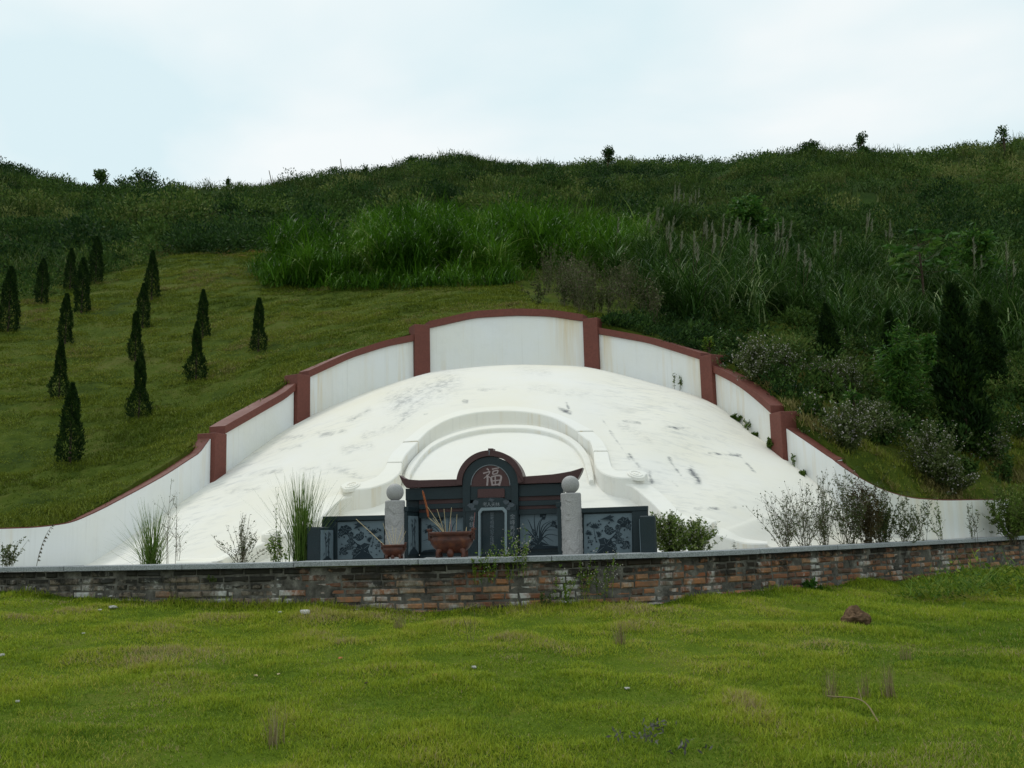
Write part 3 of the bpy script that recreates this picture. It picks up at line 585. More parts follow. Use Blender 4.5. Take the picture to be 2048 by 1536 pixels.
V = np.stack(fr, 1).reshape(-1, 3); a.add(V, grid_faces(n, 34))
bk = np.stack([np.column_stack([Pf[:, 0]+nx*0.2, Pf[:, 1]+ny*0.2, np.full(n, zz)]) for zz in (-0.1, top)], 1).reshape(-1, 3); a.add(bk, grid_faces(n, 2)[:, ::-1])
bld(a, 'mortar', M['mortar'], bw, True)
s = 0.02
while s < bl[-1]-1.3:
    Ls = random.uniform(1.05, 1.3); m = 8; ss = np.linspace(s, s+Ls-0.008, m); P = np.array([bpos(q) for q in ss]); nx = -np.sin(P[:, 2]); ny = np.cos(P[:, 2]); a = Acc()
    dz = random.uniform(-0.003, 0.003); do = random.uniform(-0.006, 0.006); of = -0.058+do; zt = COPZ+dz; zb = COPZ-0.044+dz; c = 0.005
    prof = [(of, zb), (of, zt-c), (of+c, zt), (0.22, zt), (0.22, zb)]
    V = np.stack([np.column_stack([P[:, 0]+nx*o1, P[:, 1]+ny*o1, np.full(m, z1)]) for o1, z1 in prof], 1).reshape(-1, 3); k = 5
    i, j = np.meshgrid(np.arange(m-1), np.arange(k), indexing='ij'); pq = (i*k+j).ravel(); qq = (i*k+(j+1) % k).ravel()
    a.add(V, np.stack([pq, qq, qq+k, pq+k], 1)[:, ::-1]); a.poly(V[:k], [list(range(k))]); a.poly(V[-k:], [list(range(k))[::-1]]); bld(a, 'coping_slab', M['coping'], bw); s += Ls
# ================================================================== GRAVESTONE
GA = R(9); M0 = U(982, 1100, 10.22)
UX = np.array([math.cos(GA), -math.sin(GA)]); VX = np.array([-math.sin(GA), -math.cos(GA)])
gs = empty('gravestone', (M0[0], M0[1], FLOOR)); tag(gs, 'dark green and maroon stone memorial with arched crest, upturned eaves and etched side panels', 'gravestone')
def L2(px, py, v):
    """photo pixel -> (u, height) in the upright plane at v metres in front of the back panels"""
    d = RM @ np.array([(px-1024)/F, -(py-768)/F, -1.0]); n = VX; p0 = M0[:2]+VX*v
    t = (p0 @ n)/(d[:2] @ n); q = d[:2]*t; return ((q-M0[:2]) @ UX, EYE+d[2]*t)
def W3(u, v, w): q = M0[:2]+UX*u+VX*v; return [q[0], q[1], w]
def prism(acc, poly, v0, v1, mi=0, px=True, tint=0.5, ch=0.0):
    P = [L2(x, y, v1) for x, y in poly] if px else poly
    if sum((P[i][0]*P[(i+1) % len(P)][1]-P[(i+1) % len(P)][0]*P[i][1]) for i in range(len(P))) < 0: P = P[::-1]
    n = len(P); V = [W3(u, v1, w) for u, w in P]+[W3(u, v0, w) for u, w in P]
    acc.poly(V, [list(range(n)), list(range(n, 2*n))[::-1]]+[[i, n+i, n+(i+1) % n, (i+1) % n] for i in range(n)], tint, mi)
def rectp(x0, y0, x1, y1): return [(x0, y0), (x1, y0), (x1, y1), (x0, y1)]
def slant(x0, x1, yt, yb, s=-0.034): return [(x0, yt-s*(982-x0)*1), (x1, yt-s*(982-x1)), (x1, yb-s*(982-x1)), (x0, yb-s*(982-x0))]
def part(name, mats, fn, parent=None, bev=0.003, smooth=False):
    a = Acc(); fn(a); par = parent or gs; o = a.build(name, mats, None, smooth)
    o.parent = par; mw = par.matrix_basis if par.parent is None else par.parent.matrix_basis
    o.matrix_parent_inverse = mw.inverted() if par.parent is None else Matrix()
    if bev: m = o.modifiers.new('b', 'BEVEL'); m.width = bev; m.segments = 1; m.limit_method = 'ANGLE'
    return o
# etched picture pieces, in panel coordinates 0..1 (x right, y up)
def blob(cx, cy, r, n=12, j=0.25, sx=1, sd=0):
    rr = random.Random(sd); return [(cx+sx*r*(1+rr.uniform(-j, j))*math.cos(2*math.pi*k/n), cy+r*(1+rr.uniform(-j, j))*math.sin(2*math.pi*k/n)) for k in range(n)]
def leafp(x0, y0, x1, y1, w):
    dx, dy = x1-x0, y1-y0; return [(x0, y0), (x0+dx*.4-dy*w, y0+dy*.4+dx*w), (x1, y1), (x0+dx*.4+dy*w, y0+dy*.4-dx*w)]
def strk(pts, w0, w1=None, n=10):
    """tapering stroke outline"""
    w1 = w0 if w1 is None else w1; S = spline(np.array(pts), n) if len(pts) > 2 else spline(pts, 2); T = unit(np.gradient(S, axis=0)); N = np.column_stack([-T[:, 1], T[:, 0]]); ww = np.linspace(w0, w1, len(S))[:, None]/2
    return [tuple(p) for p in np.vstack([S+N*ww, (S-N*ww)[::-1]])]
def orchid(fx):
    P = []; c = (0.42, 0.12)
    for k, (x, y) in enumerate([(0.95, 0.62), (0.86, 0.48), (0.98, 0.30), (0.80, 0.18), (0.35, 0.92), (0.18, 0.80), (0.05, 0.55), (0.62, 0.88), (0.72, 0.72), (0.10, 0.35), (0.7, 0.08), (0.52, 0.8), (0.9, 0.75), (0.25, 0.6)]):
        mx_ = (c[0]+x)/2; my = (c[1]+y)/2+0.16; P.append(strk([(c[0]+random.uniform(-.05, .05), c[1]), (mx_-0.04, my), (x, y)], 0.035, 0.006))
    P.append([(0.0, 0.0), (1.0, 0.0), (0.95, 0.05), (0.7, 0.09), (0.5, 0.2), (0.38, 0.24), (0.28, 0.22), (0.18, 0.1), (0.0, 0.06)])
    P.append(blob(0.37, 0.3, 0.09, 12, .3, .9, 3)); P.append(blob(0.33, 0.46, 0.06, 10, .3, .8, 4))
    for (x, y) in ((0.52, 0.86), (0.60, 0.90), (0.57, 0.80)): P.append(leafp(x-.05, y-.03, x+.05, y+.05, .4))
    P += [leafp(0.70, 0.62, 0.98, 0.56, .12), leafp(0.78, 0.74, 0.84, 0.56, .3), leafp(0.84, 0.6, 0.92, 0.5, .3), blob(0.80, 0.61, 0.05, 9, .2, 1.3, 8)]
    return [[((x if not fx else 1-x), y) for x, y in p] for p in P]
def peony(fx):
    P = [[(0.32, 0.0), (0.78, 0.0), (0.70, 0.12), (0.66, 0.25), (0.70, 0.38), (0.58, 0.42), (0.50, 0.36), (0.44, 0.40), (0.40, 0.28), (0.34, 0.14)]]
    for i, (x, y, r, s) in enumerate([(0.16, 0.78, 0.125, 1.05), (0.28, 0.66, 0.06, 1.2), (0.30, 0.58, 0.05, 1.1), (0.46, 0.58, 0.10, 1.0), (0.28, 0.48, 0.05, 1.4), (0.30, 0.40, 0.045, 1.5), (0.14, 0.26, 0.06, 1.3), (0.16, 0.16, 0.05, 1.0), (0.28, 0.30, 0.05, 1.7), (0.40, 0.22, 0.05, 1.3), (0.36, 0.14, 0.04, 1.4), (0.08, 0.68, 0.07, 1.0), (0.22, 0.36, 0.03, 2.0), (0.52, 0.66, 0.05, 1.0), (0.86, 0.34, 0.035, 1.6), (0.10, 0.20, .04, 1.5)]): P.append(blob(x, y, r, 14, .22, s, i+20))
    P.append(strk([(0.3, 0.55), (0.4, 0.42), (0.5, 0.3)], .02, .03)); P.append(strk([(0.14, 0.3), (0.3, 0.33), (0.48, 0.28)], .012, .02)); P.append(strk([(0.74, 0.3), (0.78, 0.55), (0.8, 0.72)], .012, .006))
    for k in range(7):
        a = k*0.45+0.4; P.append(leafp(0.78, 0.66, 0.78+0.12*math.cos(a), 0.66+0.14*math.sin(a), .16)); P.append(leafp(0.9, 0.5, 0.9+0.09*math.cos(a), 0.5+0.11*math.sin(a), .16)); P.append(leafp(0.72, 0.50, 0.72+0.1*math.cos(a+1), 0.5+0.09*math.sin(a+1), .18))
    rr = random.Random(5)
    for k in range(46): x, y = rr.uniform(.05, .95), rr.uniform(.08, .8); a = rr.uniform(0, 6.28); P.append(leafp(x, y, x+.055*math.cos(a), y+.07*math.sin(a), .28))
    P += [leafp(0.36, 0.93, 0.66, 0.86, .14), leafp(0.36, 0.80, 0.52, 0.90, .16), leafp(0.44, 0.98, 0.50, 0.84, .2)]
    return [[((x if not fx else 1-x), y) for x, y in p] for p in P]
def bamboo(fx):
    P = [strk([(0.35, 0.05), (0.42, 0.5), (0.38, 0.95)], .07, .04), strk([(0.6, 0.05), (0.62, 0.5), (0.7, 0.8)], .05, .03), [(0, 0), (1, 0), (0.9, 0.08), (0.5, 0.2), (0.2, 0.1)]]
    for k in range(16): rr = random.Random(k); x, y = rr.uniform(.25, .75), rr.uniform(.3, .95); a = rr.uniform(-2.4, -0.6); P.append(leafp(x, y, x+.25*math.cos(a), y+.13*math.sin(a), .14))
    return P
def etched(name, quad, v, pic, par=None, fx=False, plane=None):
    """stone panel with its etching in the same mesh; quad = photo corners TL,TR,BR,BL"""
    def fn(a):
        Q = [L2(x, y, v) for x, y in quad] if plane is None else plane
        prism(a, Q, v-0.01, v, 0, False) if plane is None else None
        for i, p in enumerate(pic(fx)):
            R_ = []
            for x, y in p:
                x = min(max(x, 0.0), 1.0); y = min(max(y, 0.0), 1.0)
                tp = (Q[0][0]*(1-x)+Q[1][0]*x, Q[0][1]*(1-x)+Q[1][1]*x); bt = (Q[3][0]*(1-x)+Q[2][0]*x, Q[3][1]*(1-x)+Q[2][1]*x); R_.append((bt[0]*(1-y)+tp[0]*y, bt[1]*(1-y)+tp[1]*y))
            if sum((R_[k][0]*R_[(k+1) % len(R_)][1]-R_[(k+1) % len(R_)][0]*R_[k][1]) for k in range(len(R_))) < 0: R_ = R_[::-1]
            a.poly([W3(u, v+0.0012+0.0002*i, w) for u, w in R_], [list(range(len(R_)))], 0.5, 1)
            if 9 <= len(R_) <= 14:
                cu, cw = np.mean([q[0] for q in R_]), np.mean([q[1] for q in R_])
                for j in range(0, len(R_), 2):
                    e_ = R_[j]; A_ = (cu+(e_[0]-cu)*.2, cw+(e_[1]-cw)*.2); B_ = (cu+(e_[0]-cu)*.85, cw+(e_[1]-cw)*.85); dx, dy = B_[0]-A_[0], B_[1]-A_[1]; l_ = math.hypot(dx, dy)+1e-9; nx_, ny_ = -dy/l_*.0016, dx/l_*.0016
                    Q4 = [(A_[0]-nx_, A_[1]-ny_), (B_[0]-nx_, B_[1]-ny_), (B_[0]+nx_, B_[1]+ny_), (A_[0]+nx_, A_[1]+ny_)]; a.poly([W3(u, v+0.0062+.0001*j, w) for u, w in Q4], [[0, 1, 2, 3]], 0.5, 0)
    return part(name, [M['panel'], M['etch']], fn, par, 0)
DK, BR = M['dark'], M['brown']
# back wall and panels
part('back_wall', DK, lambda a: prism(a, [(L2(838, 1000, 0)[0], FLOOR-.02), (L2(1128, 1000, 0)[0], FLOOR-.02), (L2(1128, 1000, 0)[0], L2(1128, 960, 0)[1]), (L2(838, 1000, 0)[0], L2(838, 972, 0)[1])], -0.14, -0.012, 0, False))
etched('etched_panel', [(843, 1030), (927, 1027), (927, 1101), (843, 1105)], 0.0, orchid, None, True)
etched('etched_panel', [(1040, 1023), (1124, 1020), (1124, 1096), (1040, 1100)], 0.0, orchid, None, False)
part('base_plinth', DK, lambda a: prism(a, [(L2(838, 1106, .04)[0], FLOOR-.02), (L2(1128, 1104, .04)[0], FLOOR-.02), (L2(1128, 1102, .04)[0], FLOOR+.035), (L2(838, 1108, .04)[0], FLOOR+.035)], -0.01, 0.04, 0, False))
for x0, x1 in ((838, 929), (1035, 1126)):
    for (yt, yb, mm, vv, nm) in ((1019.5, 1030, DK, .045, 'beam'), (1012.5, 1019.5, BR, .02, 'recessed_strip'), (1002.5, 1012.5, DK, .045, 'beam'), (993.5, 1002.5, BR, .02, 'recessed_strip'), (970, 993.5, DK, .055, 'lintel')):
        xa = x0-(27 if nm == 'lintel' and x0 < 900 else 0); part(nm, mm, lambda a: prism(a, slant(xa, x1, yt+1.5, yb+1.5), -0.012 if nm != 'lintel' else -0.1, vv), None, 0.002)
part('side_post', DK, lambda a: prism(a, rectp(812, 990, 838, 1110), -0.1, 0.0))
def eave(a, pts): prism(a, pts, -0.06, 0.10)
part('eave', BR, lambda a: eave(a, [(798, 950), (803, 954), (809, 957), (816, 958.6), (824, 959.5), (838, 960.3), (853, 960), (870, 959.4), (890, 959), (915, 958.5), (925, 971), (813, 976), (808, 970), (803, 962)]), None, 0.002)
part('eave', BR, lambda a: eave(a, [(1046, 953), (1075, 951), (1106, 948.4), (1125, 945.5), (1142, 942.4), (1154, 938.8), (1165.5, 935), (1163, 943), (1159, 951), (1155, 958), (1124, 965), (1036, 968)]), None, 0.002)
# arch
def arcp(cx, cy, rx, ry, n=30, a0=math.pi, a1=0.0): return [(cx+rx*math.cos(a0+(a1-a0)*k/(n-1)), cy-ry*math.sin(a0+(a1-a0)*k/(n-1))) for k in range(n)]
AC = (979.7, 967)
part('crest_arch', BR, lambda a: prism(a, [(912.6, 969)]+arcp(979.7, 966, 67.3, 65.5, 36)+[(1047, 964), (1036, 966)]+arcp(979.7, 966, 56, 54, 36, 0, math.pi)+[(923.5, 970)], -0.1, 0.135), None, 0.002)
part('arch_field', DK, lambda a: (prism(a, [(927, 1112)]+arcp(980.5, 967, 55.5, 53.5, 36)+[(1035.5, 1108)]+[(1023, 1108), (1023, 975)]+[(1020, 971)]+arcp(980.8, 971, 39.3, 41, 30, 0, math.pi)+[(940, 971)]+[(940, 1112)], -0.1, 0.115), prism(a, [(939, 969), (1024, 969), (1024, 1000), (939, 1000)], -0.1, 0.1)), None, 0.002)
part('tympanum', BR, lambda a: prism(a, arcp(980.8, 970.5, 40.2, 42, 30)+[(1021, 972), (940.6, 973)], -0.05, 0.107), None, 0)
def ringf(a):
    o = arcp(980.8, 970.5, 39.6, 41.3, 36); i_ = arcp(980.8, 970.5, 38.3, 40, 36); prism(a, o+i_[::-1], 0.10, 0.119)
part('arch_line', M['text'], ringf, None, 0)
part('crest_knob', BR, lambda a: prism(a, [(976, 903), (976, 896.7), (986, 896.7), (986, 903)], 0.0, 0.137), None, 0.001)
part('crest_streak', M['text'], lambda a: prism(a, [(976.5, 901), (980, 900.5), (979, 905), (978.6, 910.5), (977.4, 910.5), (977.8, 905)], 0.13, 0.1385), None, 0)
# lucky character on the tympanum, brush strokes in a unit box
FUS = [([(.22, .97), (.30, .90), (.31, .85)], .07, .03), ([(.02, .70), (.20, .74), (.38, .80), (.30, .62), (.05, .40)], .06, .03), ([(.24, .62), (.25, .30), (.22, -.02)], .08, .07), ([(.30, .50), (.40, .44)], .05, .03),
       ([(.50, .92), (.72, .96), (.88, .99)], .055, .05), ([(.54, .78), (.53, .62)], .06, .05), ([(.53, .79), (.80, .84), (.76, .66)], .055, .05), ([(.54, .62), (.76, .66)], .045, .045),
       ([(.44, .46), (.47, .20), (.50, -.02)], .085, .07), ([(.45, .48), (.80, .55), (.97, .48), (.92, .2), (.84, -.04)], .06, .09), ([(.48, .24), (.90, .28)], .05, .05), ([(.66, .50), (.66, .04)], .055, .05), ([(.50, .01), (.86, .04)], .06, .06)]
def fu(a):
    Q0 = L2(966, 971, .1075); Q1 = L2(1003, 935, .1075); wu = Q1[0]-Q0[0]; wh = Q1[1]-Q0[1]
    for i, (p, w0, w1) in enumerate(FUS):
        R_ = [(Q0[0]+x*wu, Q0[1]+y*wh) for x, y in strk(p, w0*1.35, w1*1.35, 12)]
        if sum((R_[k][0]*R_[(k+1) % len(R_)][1]-R_[(k+1) % len(R_)][0]*R_[k][1]) for k in range(len(R_))) < 0: R_ = R_[::-1]
        v = 0.1085+0.0003*i; a.poly([W3(u, v, w) for u, w in R_], [list(range(len(R_)))])
part('lettering', M['fu'], fu, None, 0)
# plaque, carved head, inner stele
part('plaque', BR, lambda a: prism(a, [(955, 980), (957, 978), (1007, 977), (1009, 979), (1009, 995), (955, 996)], 0.05, 0.118), None, 0.002)
part('carved_head', M['dark'], lambda a: prism(a, [(929, 1012), (942, 1008), (950, 1000), (958, 997), (982, 995), (1004, 995.5), (1012, 999), (1020, 1005), (1033, 1009), (1033, 1022), (929, 1024)], 0.05, 0.135), None, 0.003)
def carve(a, grp):
    for i, (x, y, r, s) in enumerate([(942, 1012, 5, 1.3), (952, 1005, 5, 1.2), (946, 1018, 3.5, 1.5), (1012, 1004, 5, 1.2), (1022, 1010, 5, 1.3), (1017, 1017, 3.5, 1.5), (982, 1000, 3.5, 1.6)]):
        if i in grp: prism(a, blob(x, y, r, 11, .35, s, i+50), 0.134, 0.139+0.001*(i % 3))
MC = m_stone('worn_carving', (0.04, 0.055, 0.068), 0.3, 120, 0.6)
for grp in ((0, 1, 2), (3, 4, 5), (6,)): part('carving', MC, lambda a: carve(a, grp), None, 0.002)
part('stele_frame', M['frame'], lambda a: prism(a, [(956, 1112), (956, 1024), (962, 1015.5), (1007, 1014), (1014, 1021), (1014, 1108), (1009, 1108), (1009, 1026), (1004, 1020), (965, 1021.5), (961, 1027), (961, 1112)], 0.05, 0.14), None, 0.002)
part('stele', DK, lambda a: prism(a, [(960, 1112), (960, 1027), (965, 1021), (1004, 1020), (1010, 1026), (1010, 1108)], 0.0, 0.10), None, 0)
part('couplet_slab', DK, lambda a: prism(a, rectp(931, 1020, 955, 1113), 0.05, 0.128), None, 0.002)
part('couplet_slab', DK, lambda a: prism(a, rectp(1015, 1018, 1034, 1109), 0.05, 0.128), None, 0.002)
def text(s, cx, cy, sz, v, name='lettering', mat='text', sq=1.0):
    cu = bpy.data.curves.new('t', 'FONT'); cu.body = s; cu.align_x = 'CENTER'; cu.align_y = 'CENTER'; cu.resolution_u = 2
    to = bpy.data.objects.new('t', cu); COL.objects.link(to); bpy.context.view_layer.update()
    me = bpy.data.meshes.new_from_object(to.evaluated_get(bpy.context.evaluated_depsgraph_get())); V = np.zeros(len(me.vertices)*3); me.vertices.foreach_get('co', V); V = V.reshape(-1, 3); Fc = [list(p.vertices) for p in me.polygons]
    bpy.data.objects.remove(to); bpy.data.curves.remove(cu); bpy.data.meshes.remove(me)
    c = L2(cx, cy, v); e_ = L2(cx+sz, cy, v)[0]-c[0]; return [W3(c[0]+q[0]*e_, v, c[1]+(q[1])*e_*sq) for q in V], Fc
def textpart(items, mat):
    def fn(a):
        for it in items:
            V, Fc = text(*it)
            if len(V): a.poly(V, Fc)
    return part('lettering', M[mat] if isinstance(mat, str) else mat, fn, None, 0)
textpart([(ch, x, 1009.5, 9.5, .1375) for ch, x in zip('考人夫林', (970, 978, 986.5, 995))], 'text')
textpart([(ch, 944, y, 11, .130) for ch, y in zip('水绕明堂', (1037, 1050, 1064, 1078))], 'text')
textpart([(ch, 1025, y, 11, .130) for ch, y in zip('金峰秀岭丁', (1034, 1045.5, 1057, 1068, 1079))], 'text')
faint = m_stone('faint_lettering', (0.10, 0.125, 0.145), 0.1, 150, 0.6)
textpart([(ch, 984, 1029+8.3*k, 8.5, .102) for k, ch in enumerate('显考祖林公之佳城')], faint)
# inner returns beside the pillars, wings, end blocks
def wallbox(a, u0, u1, v0, v1, w0, w1, mi=0):
    V = [W3(u, v, w) for w in (w0, w1) for u, v in ((u0, v1), (u1, v1), (u1, v0), (u0, v0))]
    a.poly(V, [[3, 2, 1, 0], [4, 5, 6, 7], [0, 1, 5, 4], [1, 2, 6, 5], [2, 3, 7, 6], [3, 0, 4, 7]], 0.5, mi)
def sidepic(a, u, sgn, v0, v1, w0, w1, pic):
    for i, p in enumerate(pic):
        Q = [W3(u+sgn*(0.0012+0.0002*i), v0+(v1-v0)*min(max(x, 0), 1), w0+(w1-w0)*min(max(y, 0), 1)) for x, y in p]; a.poly(Q, [list(range(len(Q)))], 0.5, 1)
VP = 0.45
uL = L2(838, 1060, 0)[0]; wr = L2(838, 1019, 0)[1]
def ret(u0, u1, sgn, uf):
    part('return_wall', DK, lambda a: wallbox(a, u0, u1, 0.0, VP+.02, FLOOR-.02, wr-0.03)); part('return_coping', DK, lambda a: wallbox(a, u0-.012, u1+.012, 0.0, VP+.02, wr-0.028, wr+.02))
    part('etched_panel', [M['panel'], M['etch']], lambda a: (wallbox(a, uf, uf+sgn*.006, .05, VP-.02, FLOOR+.05, wr-.07), sidepic(a, uf+sgn*.006, sgn, .05, VP-.02, FLOOR+.05, wr-.07, bamboo(False))), None, 0)
ret(uL-.10, uL-.0, 1, uL)
uR = L2(1126, 1060, 0)[0]; ret(uR, uR+.10, -1, uR)
# wings
def wing(x0, x1, yt0, yt1, xp0, xp1, py, xend, fx, bx0, bx1, byt, side):
    vv = VP-.02
    u0 = L2(x0, 1050, vv)[0]; u1 = L2(x1, 1050, vv)[0]
    part('wing_wall', DK, lambda a: prism(a, [(x0, yt0+9), (x1, yt1+9), (x1, 1119), (x0, 1122)], vv-.12, vv-.02)); part('wing_beam', DK, lambda a: prism(a, [(x0, yt0), (x1, yt1), (x1, yt1+9.5), (x0, yt0+9.5)], vv-.13, vv+.03))
    etched('etched_panel', [(xp0, py[0]), (xp1, py[1]), (xp1, py[2]), (xp0, py[3])], vv-.008, peony, None, fx)
    ux = sorted([L2(xend[0], 1050, vv)[0], L2(xend[1], 1050, vv)[0]]); part('wing_post', DK, lambda a: wallbox(a, ux[0], ux[1], vv-.12, vv+.022, FLOOR-.02, L2(xend[0], min(yt0, yt1)+9, vv)[1]))
    vb = vv+.42; ub = sorted([L2(bx0, 1080, vb)[0], L2(bx1, 1080, vb)[0]]); wt = L2((bx0+bx1)/2, byt, vb)[1]
    part('end_block', DK, lambda a: wallbox(a, ub[0], ub[1], vv+.0, vb, FLOOR-.02, wt), None, 0.012)
    uf = ub[1] if side < 0 else ub[0]; sg = 1 if side < 0 else -1
    part('etched_panel', [M['panel'], M['etch']], lambda a: (wallbox(a, min(uf, uf+sg*.006), max(uf, uf+sg*.006), vv+.06, vb-.015, FLOOR+.0, wt-.03), sidepic(a, uf+sg*.006, sg, vv+.06, vb-.015, FLOOR, wt-.03, bamboo(True))), None, 0)
wing(645, 776, 1033, 1030, 675, 768, (1044, 1041, 1116, 1119), (645, 674), False, 613, 640, 1054, -1)
wing(1158, 1296, 1016.5, 1011.5, 1168, 1264, (1029, 1026, 1107, 1111), (1265, 1295), True, 1281, 1312, 1031, 1)
# ------------------------------------------------------------------ pillars
def m_carved():
    b = MB('carved_grey_granite'); g = b.co(); s = b.noise(110, 3, 0.6, g)
    c = b.mix(b.ramp(s, [(0.38, 0.0), (0.62, 1.0)]), (0.28, 0.275, 0.27), (0.37, 0.365, 0.36)); return b.fin(c, 0.75, 0.2)
M['carved'] = m_carved()
def pillar(px, pyb, pyt, r, label, seed):
    c = L2(px, 1050, VP); u = c[0]; b0 = W3(u, VP, FLOOR-.02); zt = L2(px, pyt, VP)[1]
    o = empty('stone_pillar', tuple(b0)); tag(o, label, 'pillar', None)
    H = zt-(FLOOR-.02); n, m = 200, 260; an = np.linspace(0, 2*math.pi, n, endpoint=False); hh = np.linspace(0, H-.012, m)
    A_, Hh = np.meshgrid(an, hh, indexing='ij'); X = A_*r; q = fbm(X*9+seed, Hh*7, 90+seed, 2); ph = X*14+Hh*9+q*9
    msk = np.clip(fbm(X*5, Hh*4+seed, 91, 2)*14+1.2, 0, 1); rel = 0.0042*np.clip(np.sin(ph*2.3)*2.2, -1, 1)*msk+0.0012*np.clip(np.sin(ph*7), -1, 1)*(1-msk)
    edge = np.clip((H-.06-Hh)/.02, 0, 1)*np.clip((Hh-.05)/.02, 0, 1); RR = r-.004+rel*edge
    V = np.stack([RR*np.cos(A_), RR*np.sin(A_), Hh], -1); i, j = np.meshgrid(np.arange(n), np.arange(m-1), indexing='ij'); p = (i*m+j).ravel(); p2 = (((i+1) % n)*m+j).ravel()
    a = Acc(); a.add(V.reshape(-1, 3), np.stack([p, p2, p2+1, p+1], 1)); top = [[(r-.010)*math.cos(t), (r-.010)*math.sin(t), H] for t in an]
    a.poly(np.vstack([V[:, -1], top]), [[k, (k+1) % n, n+(k+1) % n, n+k] for k in range(n)]+[[n+k for k in range(n)]]); s = a.build('carved_shaft', M['carved'], None, True); s.parent = o
    bm = bmesh.new(); bmesh.ops.create_uvsphere(bm, u_segments=48, v_segments=24, radius=r*.84)
    for f in bm.faces: f.smooth = True
    me = bpy.data.meshes.new('ball'); bm.to_mesh(me); bm.free(); me.materials.append(M['granite']); s = bpy.data.objects.new('ball', me); s.location = (0, 0, H+r*.84-.006); link(s, o)
    return o
pillar(790.5, 1115, 1001, .1025, 'carved grey granite pillar topped by a ball, at the small rusty burner', 1)
pillar(1143.5, 1110, 986, .1025, 'carved grey granite pillar topped by a ball, between the orchid panel and the right wing', 5)
# ------------------------------------------------------------------ incense burners
def burner(c, W, D, H, label, n=64, mir=False):
    o = empty('incense_burner', tuple(c), -GA*0.5); tag(o, label, 'incense burner')
    an = np.linspace(0, 2*math.pi, n, endpoint=False)
    def loop(w, d, z, e=4.0):
        c_, s_ = np.cos(an), np.sin(an); k = (np.abs(c_)**e+np.abs(s_)**e)**(-1/e); return np.column_stack([w/2*k*c_, d/2*k*s_, np.full(n, z)])
    prof = [(.10, .10, .15, 2), (.50, .5, .15, 2.4), (.62, .62, .22, 2.6), (.78, .78, .35, 2.8), (.89, .90, .50, 3), (.93, .94, .62, 3), (.92, .93, .67, 3), (.89, .9, .71, 3.4), (.86, .85, .735, 4), (.86, .85, .80, 4), (.94, .96, .825, 5), (.95, .97, .945, 5), (.93, .95, .955, 5), (.86, .86, .955, 5), (.84, .82, .87, 5), (.1, .1, .865, 3)]
    V = np.vstack([loop(W*w_, D*d_, H*z_, e_) for w_, d_, z_, e_ in prof]); m = len(prof); i, j = np.meshgrid(np.arange(m-1), np.arange(n), indexing='ij'); p = (i*n+j).ravel(); q = (i*n+(j+1) % n).ravel()
    a = Acc(); a.add(V, np.stack([p, q, q+n, p+n], 1)); a.poly(loop(W*.1, D*.1, H*.865, 3), [list(range(n))]); s = a.build('bowl', M['burner'], None, True); s.parent = o
    for sx in (-1, 1):
        a = Acc(); x = sx*W*.475
        pts = [(x-sx*W*.02, .62), (x, .70), (x, .86), (x+sx*W*.012, 1.0), (x+sx*W*.012, 1.07)]
        for k, (hh, ww) in enumerate([((.63, .84), .07), ((.84, .99), .055), ((.985, 1.075), .085)]):
            z0, z1 = hh[0]*H, hh[1]*H; box(a, (x+sx*W*.01*k-sx*W*.012, 0, (z0+z1)/2), (W*ww, D*.42, z1-z0))
        s = a.build('handle', M['burner'], None); s.parent = o; b = s.modifiers.new('b', 'BEVEL'); b.width = .006; b.segments = 3
    for sx in (-1, 1):
        for sy in (-1, 1):
            a = Acc(); tube(a, [(sx*W*.20, sy*D*.2, H*.36), (sx*W*.27, sy*D*.27, H*.20), (sx*W*.285, sy*D*.30, H*.10), (sx*W*.27, sy*D*.29, 0.0)], [W*.085, W*.062, W*.042, W*.055], 10); s = a.build('leg', M['burner'], None, True); s.parent = o
    a = Acc(); tube(a, [(0, -D*.30, H*.30), (0, -D*.36, H*.2), (0, -D*.36, H*.1), (0, -D*.34, 0.0)], [W*.05, W*.072, W*.078, W*.05], 12); s = a.build('leg', M['burner'], None, True); s.parent = o
    return o
bc = U(904, 1112, 9.30); bc[2] = U(904, 1114, 9.30)[2]; PXM = F/9.3
stand = FLOOR+0.012
B1 = burner((bc[0], bc[1], bc[2]), 0.425, 0.30, 0.243, 'large reddish brown incense burner full of joss sticks, in front of the gravestone')
bs = U(788, 1119, 9.22); B2 = burner((bs[0], bs[1], bs[2]), 0.228, 0.17, 0.142, 'small rusty incense burner in front of the left carved pillar')
# plinth block under burners on floor
a = Acc(); box(a, (bc[0], bc[1], (FLOOR-.03+bc[2]-.001)/2), (.5, .34, max(bc[2]-.001-FLOOR+.03, .01))); tag(a.build('burner_plinth', M['coping']), 'low grey slab under the large incense burner', 'slab')
a = Acc(); box(a, (bs[0], bs[1], (FLOOR-.03+bs[2]-.001)/2), (.3, .22, max(bs[2]-.001-FLOOR+.03, .01))); tag(a.build('burner_plinth', M['coping']), 'low grey slab under the small rusty incense burner', 'slab')
def stick(p0, p1, d, rad, mat, label, grp, name='incense_stick', head=None, d1=None):
    A = U(p0[0], p0[1], d); B = U(p1[0], p1[1], d1 or d); b = A.copy(); a = Acc(); tube(a, [A, (A+B)/2+np.array([random.uniform(-.004, .004), 0, 0]), B], [rad, rad, rad*.8], 6)
    o = a.build(name, mat, None, True, loc=b); tag(o, label, 'incense stick', grp); return o
G1 = 'incense sticks in the large burner'; G2 = 'incense sticks in the small burner'; lb = 'burnt out pale bamboo joss stick standing in the large burner'
